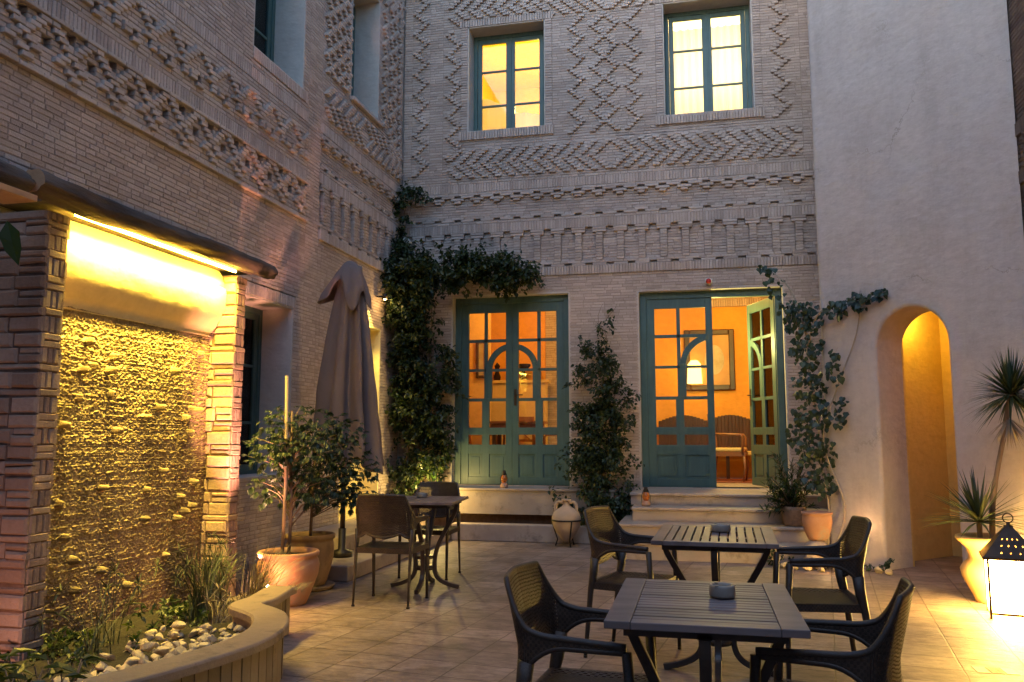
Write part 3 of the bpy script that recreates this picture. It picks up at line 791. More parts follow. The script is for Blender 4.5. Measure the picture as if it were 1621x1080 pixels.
# smooth plastered spout hood above the stones
pr=[(-3.86,2.045),(-3.815,2.05),(-3.838,2.06),(-3.79,2.12),(-3.745,2.20),(-3.712,2.29),(-3.70,2.37),(-3.705,2.435),(-3.722,2.445),(-3.722,2.452),(-3.716,2.458),(-3.735,2.52),(-3.78,2.59)]
V=[];n=24
for k in range(n+1):
    y=4.10+1.83*k/n
    for x,z in pr: V.append((x+.004*vnoise(y,z,4,2),y,z+.006*vnoise(y,z,3,1)))
F=[];L=len(pr)
for k in range(n):
    for i in range(L-1): a=k*L+i; F.append((a,a+1,a+L+1,a+L))
m=MB(); m.add(V,F,0,True); m.build('spout_hood',M['nichesmooth'],ww)
m=MB(); m.box(XL+.003,-3.58,3.9,6.12,2.592,2.63); m.build('roof_slab',M['log'],ww)
def logmesh(y0,y1,x,z,r,seed,n=40):
    m=MB(); N_=22; V=[];
    for k in range(n+1):
        y=y0+(y1-y0)*k/n
        taper=1-.18*(k/n)
        if k==0: taper*=.93
        if k==n: taper*=.88
        cx=x+.012*math.sin(y*1.7+seed); cz=z+.014*math.sin(y*2.3+seed)
        for i in range(N_):
            a=2*PI*i/N_; rr_=r*taper*(1+.22*vnoise(a*1.3,y,1.8,seed)+.16*vnoise(math.cos(a)*4,y*5,1,seed)+.10*vnoise(math.sin(a)*9,y*3,1,seed+3))
            V.append((cx+rr_*math.cos(a)*1.1,y,cz+rr_*math.sin(a)))
    F=[]
    for k in range(n):
        for i in range(N_): a=k*N_+i;b=k*N_+(i+1)%N_; F.append((a,b,b+N_,a+N_))
    m.add(V,F,0,True)
    m.add(V[:N_],[tuple(range(N_))],1); m.add(V[-N_:],[tuple(range(N_))],1)
    return m
logmesh(3.68,6.30,-3.51,2.635,.074,1).build('log',[M['log'],M['logcut']],ww)
logmesh(2.6,3.665,-3.54,2.625,.085,3,20).build('log',[M['log'],M['logcut']],ww)
m=MB(); m.box(-3.66,-3.44,2.6,3.66,2.505,2.54); m.build('plank',M['logcut'],ww,bevel=.004)
m=MB(); m.tube([(-3.615,4.14,2.575),(-3.615,5.90,2.575)],.010,10); m.build('light_tube',emit('tube',(1.,.70,.10),160),ww)
# ------------------------------------------------------------------ planter
pl=thing('curved_planter',(-2.6,3.8,0),'low curved stone planter with a smooth coping and upright slabs','planter')
ctl=[(-2.66,1.7),(-2.52,2.35),(-2.35,2.95),(-2.19,3.45),(-2.165,3.88),(-2.33,4.25),(-2.60,4.47),(-2.61,4.68),(-2.66,4.92),(-2.67,5.05)]
def catmull(P,n=8):
    P=[Vector(p) for p in P]; P=[P[0]*2-P[1]]+P+[P[-1]*2-P[-2]]; out=[]
    for i in range(1,len(P)-2):
        for k in range(n):
            t=k/n; a,b,c,d=P[i-1:i+3]
            out.append(.5*((2*b)+(-a+c)*t+(2*a-5*b+4*c-d)*t*t+(-a+3*b-3*c+d)*t**3))
    out.append(P[-2]); return out
path=catmull(ctl,8)
def nrm(i):
    d=(path[min(i+1,len(path)-1)]-path[max(i-1,0)]).normalized(); return Vector((d.y,-d.x))
ztop=.29
def ribbon(m,o_out,o_in,z0,z1,mi=0,rnd_=.012):
    V=[];prof=[(o_out,z0),(o_out,z1-rnd_),(o_out-rnd_*.4,z1-rnd_*.3),(o_out-rnd_,z1),(o_in+rnd_,z1),(o_in,z1-rnd_),(o_in,z0)]
    for i,p in enumerate(path):
        q=nrm(i)
        for o,z in prof: V.append((p.x+q.x*o,p.y+q.y*o,z+ .003*vnoise(p.x,p.y,4)))
    L=len(prof); F=[]
    for i in range(len(path)-1):
        for k in range(L): a=i*L+k;b=i*L+(k+1)%L; F.append((a,b,b+L,a+L))
    F.append(tuple(range(L))); F.append(tuple(range((len(path)-1)*L,len(path)*L)))
    m.add(V,F,mi)
m=MB(); ribbon(m,.105,-.085,ztop-.045,ztop); m.build('coping',M['coping'],pl)
m=MB(); ribbon(m,.060,-.06,0,ztop-.046,0,.001)
m.build('wall',M['planterslat'],pl)
m=MB()   # upright slabs
acc=0;last=0
pp=[]
for i in range(len(path)-1):
    n_=6
    for k in range(n_): pp.append((path[i].lerp(path[i+1],k/n_),nrm(i).lerp(nrm(i+1),k/n_).normalized()))
cur=0;start=0
for i in range(1,len(pp)):
    cur+=(pp[i][0]-pp[i-1][0]).length
    if cur>.062:
        a,na=pp[start];b,nb=pp[i]; d=(b-a).normalized()*.003; o1=.061; o2=.078+R.uniform(-.003,.003)
        q=[(a+d+na*o1),(b-d+nb*o1),(b-d+nb*o2),(a+d+na*o2)]
        m.add([(s.x,s.y,zz) for zz in(.002,ztop-.048) for s in q],[(3,2,1,0),(4,5,6,7),(0,1,5,4),(1,2,6,5),(2,3,7,6),(3,0,4,7)]); start=i;cur=0
m.build('cladding',M['planterslat'],pl)
def edgex(y):
    i=min(range(len(path)),key=lambda k:abs(path[k].y-y)); return path[i].x-.085
def mound(x,y):
    dd=edgex(y)-x; h=.045+.015*vnoise(x,y,5,2)
    if 2.6<y<4.75: h+=.13*max(0,1-max(0,dd)/.80)*min(1,(4.75-y)/.25)
    return h
m=MB(); V=[];F=[];ny_,nx_=60,28
for j in range(ny_+1):
    y=1.7+4.2*j/ny_; xe=edgex(y)+.02 if y<5.05 else -2.75-.25*min(1,(y-5.05)/.3)
    for i in range(nx_+1):
        x=xe+(XL+.01-xe)*i/nx_; V.append((x,y,max(.004,mound(x,y)*(1 if y<5.1 else max(.1,1-(y-5.1)/.5)))))
for j in range(ny_):
    for i in range(nx_): a=j*(nx_+1)+i; F.append((a,a+1,a+nx_+2,a+nx_+1))
m.add(V,F,0,True); o=m.build('planter_soil',M['soil']); tag(o,'dark soil filling the curved planter','soil',kind='stuff')
# rocks
def rockmesh(seed):
    r_=random.Random(seed); bm=bmesh.new()
    for i in range(16):
        v=Vector((r_.gauss(0,1),r_.gauss(0,1),r_.gauss(0,1))).normalized()
        bm.verts.new((v.x*1.0*r_.uniform(.8,1.1),v.y*.8*r_.uniform(.8,1.1),v.z*.62*r_.uniform(.8,1.1)))
    bmesh.ops.convex_hull(bm,input=bm.verts); 
    for v in [v for v in bm.verts if not v.link_faces]: bm.verts.remove(v)
    bmesh.ops.bevel(bm,geom=list(bm.edges),offset=.07,segments=2,affect='EDGES')
    me=bpy.data.meshes.new('rock'); bm.to_mesh(me); bm.free(); me.materials.append(M['rock']); return me
rocks=[rockmesh(i) for i in range(8)]
r_=random.Random(21); placed=[]
def inpath(x,y):
    best=None
    for i,p in enumerate(path):
        if best is None or abs(p.y-y)<best[0]: best=(abs(p.y-y),i)
    return x<path[best[1]].x-.11
tries=0
while len(placed)<270 and tries<30000:
    tries+=1
    y=r_.uniform(2.75,4.42); x=-2.25-r_.random()*1.0
    if not inpath(x,y) : continue
    # heap against the inner side of the coping
    dd=edgex(y)-.03-x
    if dd<0 or dd>.74+.08*vnoise(x,y,6): continue
    if y<3.0 and dd<.12: pass
    s=r_.choice((.024,.030,.036,.042,.05))
    lvl=0
    if any((x-a)**2+(y-b)**2<(s+c)**2*.50 for a,b,c,l in placed if l==0):
        if r_.random()<.75 or any((x-a)**2+(y-b)**2<(s+c)**2*.62 for a,b,c,l in placed if l==1): continue
        lvl=1
    placed.append((x,y,s,lvl))
    o=bpy.data.objects.new('rock',rocks[r_.randrange(8)]); COL.objects.link(o)
    o.location=(x,y,mound(x,y)+s*.38+lvl*s*.85); o.scale=(s,s,s); o.rotation_euler=(r_.uniform(-.5,.5),r_.uniform(-.5,.5),r_.uniform(0,6.3))
    tag(o,'pale angular rock in the heap inside the curved planter','rock','pale rocks heaped in the planter')
# ------------------------------------------------------------------ ground spotlights
def uplight(loc,label,rot=0,glow=30,power=10,color=(1,.5,.22),s=1.):
    t=thing('ground_spotlight',loc,label,'spotlight','small ground spotlights'); x,y,z=loc
    m=MB(); m.tube([(x,y,z),(x,y,z+.05*s)],.008,8); m.lathe([(0,.045*s),(.026*s,.05*s),(.034*s,.10*s),(.030*s,.10*s),(.026*s,.095*s)],16,(x,y,z)); m.build('housing',M['iron'],t)
    m=MB(); m.lathe([(0,.0965*s),(.026*s,.0965*s)],16,(x,y,z)); m.lathe([(0,.122*s),(.01*s,.118*s),(.016*s,.10*s)],12,(x,y,z)); m.build('bulb',emit('upl',(1,.6,.3),glow),t)
    return t
# ------------------------------------------------------------------ pots
def pot(loc,prof,mt,label,cat='plant pot',n=40,rim=None,name='plant_pot',soilz=None,wob=.006,sau=None,group=None):
    t=thing(name,loc,label,cat,group); m=MB(); m.lathe(prof,n,loc,wob=wob); m.build('body',mt,t)
    if soilz: 
        m=MB(); r=soilz[1]; m.lathe([(0,soilz[0]),(r*.5,soilz[0]+.008),(r,soilz[0])],24,loc); m.build('soil',M['soil'],t)
    if sau:
        m=MB(); m.lathe(sau,32,loc); m.build('saucer',M['terracottadark'],t)
    return t
p1=(-3.06,5.88,0); p2=(-3.20,6.52,0)
pot(p1,[(0,.002),(.135,.002),(.15,.03),(.185,.12),(.222,.22),(.232,.29),(.22,.335),(.212,.35),(.226,.36),(.23,.385),(.222,.395),(.20,.392),(.196,.36),(.2,.33)],M['terracotta'],'large round orange terracotta pot lit from below beside the curved planter',soilz=(.355,.20))
pot(p2,[(0,.03),(.13,.03),(.145,.07),(.17,.16),(.195,.26),(.20,.34),(.19,.385),(.185,.40),(.205,.41),(.208,.44),(.195,.448),(.175,.445),(.172,.40)],M['terracottadark'],'dark weathered pot behind the orange terracotta pot',soilz=(.40,.174),sau=[(0,.002),(.19,.002),(.215,.03),(.205,.04),(.19,.028),(0,.028)])
p3=(2.13,7.12,0)
pot(p3,[(0,.002),(.10,.002),(.105,.03),(.14,.10),(.185,.19),(.195,.245),(.17,.29),(.135,.32),(.13,.35),(.145,.40),(.18,.44),(.205,.462),(.215,.475),(.214,.492),(.20,.50),(.185,.49),(.18,.46)],M['ochrepot'],'tall ochre urn shaped pot with a flared rim behind the big lantern',soilz=(.455,.178))
p4=(1.12,8.45+.0,0)
# small terracotta pot standing on a block by the steps
blk=(1.02,8.60,0)
m=MB(); bm_=None
def boulder(loc,sx,sy,sz,seed,mt,name,label,cat,group=None):
    r_=random.Random(seed); bm=bmesh.new(); bmesh.ops.create_icosphere(bm,subdivisions=4,radius=1)
    for v in bm.verts:
        p=v.co.copy(); p=Vector([math.copysign(abs(c)**.62,c) for c in p]); d=.10*noise.noise(p*1.6+Vector((seed,0,0)))+.04*noise.noise(p*5)
        v.co=Vector((p.x*sx,p.y*sy,p.z*sz))*(1+d)
    me=bpy.data.meshes.new(name); bm.to_mesh(me); bm.free(); me.materials.append(mt)
    for p in me.polygons: p.use_smooth=True
    o=bpy.data.objects.new(name,me); COL.objects.link(o); o.location=loc; return tag(o,label,cat,group)
# ------------------------------------------------------------------ chairs
def chair_proto(label,loc,rot):
    t=thing('wicker_armchair',(0,0,0),label,'chair','woven armchairs around the courtyard tables',local=True)
    # shell: plan curve along s, back + arms, sitter faces +x
    HW=.222; 
    def plan(s):      # s in [-1,1]; returns x,y
        a=abs(s); sg=1 if s>=0 else -1
        if a<.50:
            u=a/.50; return (-.215-.02*(1-u*u)+.012*u, sg*u*(HW-.05))
        if a<.66:
            u=(a-.50)/.16; th=u*PI/2; return (-.203+.05*(1-math.cos(th)), sg*(HW-.05+.05*math.sin(th)))
        u=(a-.66)/.34; return (-.153+u*.373, sg*HW*(1+.02*u))
    def ztop(s):
        a=abs(s)
        if a<.50: return .82-.006*(a/.5)
        if a<.76: 
            u=(a-.50)/.26; return .642+.172*(1-u)**2.3
        return .642-.012*(a-.76)/.24
    def zbot(s):
        a=abs(s)
        if a<.40: return .505+.03*(a/.4)**2
        if a<.62: u=(a-.40)/.22; return .535-.035*math.sin(u*PI/2)
        if a<.80: u=(a-.62)/.18; return .50+.112*(1-(1-u)**2.4)
        return .612
    ns,nt_=120,26; m=MB(); grid={}
    def P(s,tt,off=0):
        x,y=plan(s); zt,zb=ztop(s),zbot(s); z=zb+(zt-zb)*tt
        lean=-.26*(max(0,z-.60))*(1 if abs(s)<.5 else max(0,1-(abs(s)-.5)/.22))
        bow=0
        return Vector((x+lean,y*(1+.05*max(0,z-.62)/.2),z))
    mi=0
    for i in range(ns):
        s0=-1+2*i/ns; s1=-1+2*(i+1)/ns; sm=(s0+s1)/2
        rows_n=max(2,round((ztop(sm)-zbot(sm))/.0125))
        for j in range(rows_n):
            t0=j/rows_n;t1=(j+1)/rows_n
            c=[P(s0,t0),P(s1,t0),P(s1,t1),P(s0,t1)]
            solid_=(j==0 or j==rows_n-1 or abs(sm)>.62 or rows_n<5)
            if solid_: m.add(c,[(0,1,2,3)]); continue
            k=.30 if (i+j)%2==0 else .22
            cen=sum(c,Vector())/4; inn=[]
            for q in c: inn.append(q.lerp(cen,1-k*1.6))
            # hole is half the cell wide
            inn=[q.lerp(cen,.58) for q in c]
            m.add(c+inn,[(0,1,5,4),(1,2,6,5),(2,3,7,6),(3,0,4,7)])
    bmx=bmesh.new(); me=bpy.data.meshes.new('backrest'); me.from_pydata(m.v,[],m.f); bmx.from_mesh(me); bmesh.ops.remove_doubles(bmx,verts=bmx.verts,dist=.0006); bmesh.ops.recalc_face_normals(bmx,faces=bmx.faces); bmx.to_mesh(me); bmx.free()
    me.materials.append(M['wicker']); me.update()
    o=bpy.data.objects.new('backrest',me); COL.objects.link(o); o.parent=t
    md=o.modifiers.new('s','SOLIDIFY'); md.thickness=.016; md.offset=0
    # rolled rim along the top and bottom edges
    rim=MB(); S=[-1+2*i/90 for i in range(91)]
    rim.tube([P(s,1) for s in S],[.0115]*91,8); rim.tube([P(s,0) for s in S],[.0105]*91,8)
    rim.build('rim',M['chairleg'],o)
    # seat
    m=MB(); n=26; 
    for i in range(n):
        for j in range(n):
            x0=-.20+.43*i/n;x1=-.20+.43*(i+1)/n; 
            def yy(x,f): return (f-.5)*2*(.205+.02*((x+.2)/.43))
            dz=lambda x,f:.425-.014*math.sin(PI*f)*math.sin(PI*(x+.2)/.43)+(.0022 if (i+j)%2 else 0)
            c=[(x0,yy(x0,j/n)),(x1,yy(x1,j/n)),(x1,yy(x1,(j+1)/n)),(x0,yy(x0,(j+1)/n))]
            ff=[j/n,j/n,(j+1)/n,(j+1)/n]
            m.add([(p[0],p[1],dz(p[0],f)) for p,f in zip(c,ff)],[(0,1,2,3)],0,True)
    m.box(-.20,.23,-.205,.205,.385,.408)
    for s_ in(-1,1): m.bar((-.20,s_*.21,.405),(.235,s_*.228,.405),.022,.04)
    m.bar((.232,-.235,.405),(.232,.235,.405),.022,.042); m.bar((-.2,-.21,.405),(-.2,.21,.405),.022,.04)
    m.build('seat',M['wicker'],t)
    for s_ in(-1,1):
        m=MB(); f=[Vector((.222,s_*HW*1.02,.615)),Vector((.236,s_*HW*1.0,.42)),Vector((.245,s_*HW*1.0,.2)),Vector((.25,s_*HW,.012))]
        m.tube(f,[.020,.019,.0165,.0135],8,flat=.8); m.tube([f[-1],f[-1]-Vector((0,0,.012))],[.0135,.0135],8,1)
        m.build('leg',[M['chairleg'],M['iron']],t)
        m=MB(); f=[Vector((-.165,s_*HW*.985,.56)),Vector((-.178,s_*HW*.98,.47)),Vector((-.200,s_*HW*.97,.38)),Vector((-.222,s_*HW*.97,.2)),Vector((-.245,s_*HW*.97,.012))]
        m.tube(f,[.034,.030,.022,.018,.0135],10,flat=.55); m.tube([f[-1],f[-1]-Vector((0,0,.012))],[.0135,.0135],8,1)
        m.build('leg',[M['chairleg'],M['iron']],t)
    t.location=loc; t.rotation_euler=(0,0,math.radians(rot)); t.scale=(.84,1,1); return t
chairs=[(-.40,2.88,-5,'dark woven armchair at the left of the slatted table closest to the camera'),
 (-.41,5.02,-16,'dark woven armchair at the left of the farther table, facing the steps'),
 (.60,4.70,183,'dark woven armchair with a backrest rim lit yellow, near the archway'),
 (.385,2.87,166,'dark woven armchair at the right of the slatted table closest to the camera'),
 (-2.33,6.12,90,'dark woven armchair seen from behind at the table by the closed umbrella'),
 (-2.42,7.36,-91,'dark woven armchair on the far side of the table by the closed umbrella')]
ch0=None
for x,y,r_,lb in chairs:
    if ch0 is None: ch0=chair_proto(lb,(x,y,0),r_)
    else:
        c=copy_tree(ch0); c.location=(x,y,0); c.rotation_euler=(0,0,math.radians(r_)); c['label']=lb
        c.scale=(.84,1,.965 if y<3 else 1)
ch0.scale=(.84,1,.965)
# ------------------------------------------------------------------ tables
def table(loc,sx,sy,rot,along,label,H_=.73):
    t=thing('slatted_table',(0,0,0),label,'table','slatted wooden courtyard tables',local=True)
    mt=M['tabletop'] if along=='x' else M['tabletop2']
    m=MB(); th=.022; fw=.055; z0,z1=H_-th,H_
    hx,hy=sx/2,sy/2
    if along=='x':
        fe=.075
        m.box(-hx,-hx+fe,-hy,hy,z0,z1); m.box(hx-fe,hx,-hy,hy,z0,z1); m.box(-hx+fe+.001,hx-fe-.001,-hy,-hy+fw,z0,z1-.001); m.box(-hx+fe+.001,hx-fe-.001,hy-fw,hy,z0,z1-.001)
        n=int((sy-2*fw)/.042); w=(sy-2*fw)/n
        for i in range(n): m.box(-hx+fe+.001,hx-fe-.001,-hy+fw+w*i+.004,-hy+fw+w*(i+1)-.004,z0+.002,z1-.0015+R.uniform(-.0008,.0008))
    else:
        fe=.06
        m.box(-hx,-hx+fe,-hy,hy,z0,z1); m.box(hx-fe,hx,-hy,hy,z0,z1); m.box(-hx+fe+.001,hx-fe-.001,-hy,-hy+fw,z0,z1-.001); m.box(-hx+fe+.001,hx-fe-.001,hy-fw,hy,z0,z1-.001)
        n=int((sx-2*fe)/.042); w=(sx-2*fe)/n
        for i in range(n): m.box(-hx+fe+w*i+.004,-hx+fe+w*(i+1)-.004,-hy+fw+.001,hy-fw-.001,z0+.002,z1-.0015+R.uniform(-.0008,.0008))
    m.build('tabletop',mt,t,bevel=.0022)
    m=MB(); m.box(-hx+.05,hx-.05,-hy+.06,-hy+.085,z0-.03,z0-.001); m.box(-hx+.05,hx-.05,hy-.085,hy-.06,z0-.03,z0-.001); m.box(-.014,.014,-hy+.086,hy-.086,z0-.03,z0-.002); m.box(-hx+.06,hx-.06,-.014,.014,z0-.031,z0-.003); m.build('rail',M['tableleg'],t)
    for k in range(4):
        a=k*PI/2; R0=(hx if k%2==0 else hy)
        pf=[(R0-.035,z0-.02),(R0-.05,.62),(R0*.62,.5),(.115,.36),(.085,.25),(.085,.14),(.12,.075),(.20,.035),(.29,.014)]
        pts=catmull(pf,5); m=MB()
        P_=[Vector((p[0]*math.cos(a),p[0]*math.sin(a),p[1])) for p in pts]; tang=Vector((-math.sin(a),math.cos(a),0))
        V=[];F=[]
        for i,p in enumerate(P_):
            d=(P_[min(i+1,len(P_)-1)]-P_[max(i-1,0)]).normalized(); nn=d.cross(tang).normalized(); wd=.017; hh=.016
            for u,v in((-1,-1),(1,-1),(1,1),(-1,1)): V.append(p+tang*wd*u+nn*hh*v)
        for i in range(len(P_)-1):
            for q in range(4): b=i*4+q;c=i*4+(q+1)%4; F.append((b,c,c+4,b+4))
        F+= [(0,1,2,3),tuple(range(len(V)-4,len(V)))]
        m.add(V,F); m.build('leg',M['tableleg'],t,bevel=.003)
    m=MB(); m.lathe([(0,.15),(.075,.15),(.075,.18),(0,.18)],16); m.lathe([(0,.24),(.075,.24),(.075,.26),(0,.26)],16); m.build('collar',M['tableleg'],t)
    t.location=loc; t.rotation_euler=(0,0,math.radians(rot)); return t
table((.0,2.80,0),.56,.74,0,'x','slatted wooden table closest to the camera, with a round ashtray')
table((.07,4.72,0),.62,.82,-2,'y','slatted wooden table between two armchairs, in front of the stone steps')
table((-2.27,6.76,0),.60,.72,5,'y','slatted wooden table beside the closed umbrella')
def ashtray(loc,r,label):
    t=thing('ashtray',loc,label,'ashtray','round ashtrays on the tables'); m=MB()
    pr=[(0,.001),(r*.93,.001),(r,.008),(r*.98,.034),(r*.95,.04),(r*.80,.04),(r*.76,.03),(r*.72,.012),(0,.012)]; m.lathe(pr,28,loc); 
    for k in range(3):
        a=k*2.1; m.box(-.006,.006,-.006,.006,0,.004,0,Matrix.Translation(Vector(loc)+Vector((r*.87*math.cos(a),r*.87*math.sin(a),.038))))
    m.build('bowl',M['ash'],t)
ashtray((.06,2.86,.731),.042,'round grey stone ashtray on the table closest to the camera')
ashtray((.10,4.80,.731),.055,'shallow grey ashtray on the table in front of the steps')
ashtray((-2.36,6.92,.731),.045,'small pale dish on the table beside the closed umbrella')
# ------------------------------------------------------------------ closed umbrella
ub=thing('closed_umbrella',(-3.30,7.38,.135),'tall grey brown parasol, folded shut, standing by the wall','umbrella')
m=MB(); m.tube([(-3.30,7.38,.14),(-3.285,7.39,2.88)],.024,12); m.build('pole',M['darkwood'],ub)
m=MB(); m.lathe([(0,.0),(.10,.0),(.10,.05),(.035,.07),(.035,.26),(0,.26)],24,(-3.30,7.38,.138)); m.build('base',M['iron'],ub)
cx,cy=-3.30,7.39
def canopy(seed,top,bot,rt,rb,folds,amp,hem,nz=46,na=160,power=1.,shift=lambda z:(0,0)):
    V=[];F=[]
    for j in range(nz+1):
        t=j/nz
        for k in range(na):
            a=2*PI*k/na
            zb=bot+hem(a); z=top+(zb-top)*t
            r=rt+(rb-rt)*t**power
            fold=math.sin(folds*a+seed+.8*math.sin(2*a+seed)+t*.9)
            sharp=(abs(fold)**.7)*(1 if fold>0 else -1)
            rr_=r*(1+amp*min(1,t*2.2)*sharp+.05*vnoise(math.cos(a)*2,z*2+math.sin(a)*2,1.2,seed))
            rr_*=1+.02*math.sin(9*z+3*a)+.06*vnoise(math.cos(a)*5,math.sin(a)*5+z*1.2,1,seed+2)+.035*vnoise(math.cos(a)*11,math.sin(a)*11+z*3.5,1,seed+5)
            sx,sy=shift(z)
            V.append((cx+sx+rr_*math.cos(a)*1.08,cy+sy+rr_*math.sin(a)*.80,z+.006*vnoise(a,z,6,seed)))
    for j in range(nz):
        for k in range(na): a=j*na+k;b=j*na+(k+1)%na; F.append((a,b,b+na,a+na))
    m=MB(); m.add(V,F,0,True); return m
def hem(a):
    # long corner flaps hanging at the back-right, shorter at the front-left
    return .30*max(0,math.cos(a-.2))**3*-1.0+.30*max(0,math.cos(a-2.9))**2 -.22*max(0,math.cos(a+1.2))**4+.05*math.sin(5*a)
sh=lambda z:(.035+.04*max(0,1.7-z),0)
canopy(1.3,2.90,1.20,.085,.238,7,.36,hem,power=.8,shift=sh).build('canopy',M['canvas'],ub,solid=.006)
V=[];F=[];na,nzz=160,26
pk=lambda a,c,w: math.exp(-((math.atan2(math.sin(a-c),math.cos(a-c)))/w)**2)
for j in range(nzz+1):
    t=j/nzz
    for k in range(na):
        a=2*PI*k/na
        # four unequal corners; the one to the left (towards -x) stands out, two hang in front
        L_=.30+.14*pk(a,PI*1.06,.55)+.20*pk(a,-1.15,.42)+.16*pk(a,.1,.4)+.14*pk(a,1.6,.6)
        L_-=.10*pk(a,-1.85,.35)
        r=.02+.135*min(1,t*1.25)**.62+.02*t
        r+=.15*t**1.5*pk(a,PI*1.06,.42)+.02*t*pk(a,-.9,.4)
        r*=1+(.10*math.sin(5*a+.6)+.05*math.sin(11*a))*t**.7
        z=2.955-L_*t**1.12-.02*t*math.sin(5*a+.6)
        V.append((cx+.02+r*math.cos(a)*1.08,cy+r*math.sin(a)*.9,z))
for j in range(nzz):
    for k in range(na): a=j*na+k;b=j*na+(k+1)%na; F.append((a,b,b+na,a+na))
m=MB(); m.add(V,F,0,True); m.build('hood',M['canvas'],ub,solid=.006)
# ------------------------------------------------------------------ amphora on its iron stand
A=(-1.52,9.60,0)
am=thing('amphora',(A[0],A[1],.07),'pale clay amphora with two handles, in an iron ring stand','amphora')
m=MB(); am_p=[(0,.055),(.035,.06),(.065,.09),(.11,.15),(.15,.22),(.168,.29),(.166,.34),(.145,.39),(.105,.425),(.06,.45),(.040,.47),(.035,.50),(.040,.515),(.056,.52),(.056,.535),(.034,.54),(.03,.53),(.028,.50)]
m.lathe([(r,z) for r,z in am_p],40,A,wob=.008); m.build('body',M['amphora'],am)
for s_ in(-1,1):
    pts=catmull([(.038,.50),(.09,.505),(.118,.465),(.12,.41),(.115,.395)],5); m=MB(); m.tube([(A[0]+s_*p[0],A[1]-.02,p[1]) for p in pts],.017,8,flat=1.3); m.build('handle',M['amphora'],am)
stnd=thing('iron_stand',A,'black iron ring stand holding up the clay amphora','stand')
m=MB(); ringp=[(A[0]+.171*math.cos(t),A[1]+.171*math.sin(t),.30) for t in [2*PI*k/32 for k in range(33)]]; m.tube(ringp,.009,8,cap=False); m.build('ring',M['iron'],stnd)
for k in range(3):
    a=-PI/2+.5+k*2*PI/3; m=MB(); m.tube(catmull([(A[0]+.170*math.cos(a),A[1]+.170*math.sin(a),.345),(A[0]+.14*math.cos(a),A[1]+.14*math.sin(a),.2),(A[0]+.10*math.cos(a),A[1]+.10*math.sin(a),.08),(A[0]+.13*math.cos(a),A[1]+.13*math.sin(a),.0)],4) if False else [(A[0]+.175*math.cos(a),A[1]+.175*math.sin(a),.30),(A[0]+.145*math.cos(a),A[1]+.145*math.sin(a),.2),(A[0]+.105*math.cos(a),A[1]+.105*math.sin(a),.08),(A[0]+.13*math.cos(a),A[1]+.13*math.sin(a),.008)],.008,6); m.build('leg',M['iron'],stnd)
# ------------------------------------------------------------------ tiny oil lanterns
def oil(loc,label,s=1.):
    t=thing('oil_lantern',loc,label,'lantern','small oil lanterns'); m=MB(); m.lathe([(r*s,z*s) for r,z in [(0,.0),(.042,.0),(.044,.02),(.035,.05),(.02,.055)]],20,loc); m.build('base',M['terracotta'],t)
    m=MB(); m.lathe([(r*s,z*s) for r,z in [(.02,.055),(.036,.08),(.038,.10),(.028,.135),(.02,.14)]],20,loc); m.build('globe',M['amber'],t)
    m=MB(); m.lathe([(r*s,z*s) for r,z in [(.022,.14),(.03,.15),(.018,.175),(.02,.19),(0,.195)]],16,loc)
    for s_ in(-1,1): m.tube([(loc[0]+s_*.04*s,loc[1],loc[2]+.03*s),(loc[0]+s_*.045*s,loc[1],loc[2]+.10*s),(loc[0]+s_*.025*s,loc[1],loc[2]+.155*s)],.003*s,6)
    m.build('cap',M['iron'],t)
M['amber']=mat('amber',(.75,.22,.04),.15); M['amber'].node_tree.nodes['Principled BSDF'].inputs['Transmission Weight'].default_value=.5
oil((-2.40,10.2,.622),'small orange oil lantern on the ledge below the closed glazed door',1.1)
oil((-.60,9.46,.486),'small orange oil lantern at the left end of the steps',1.1)
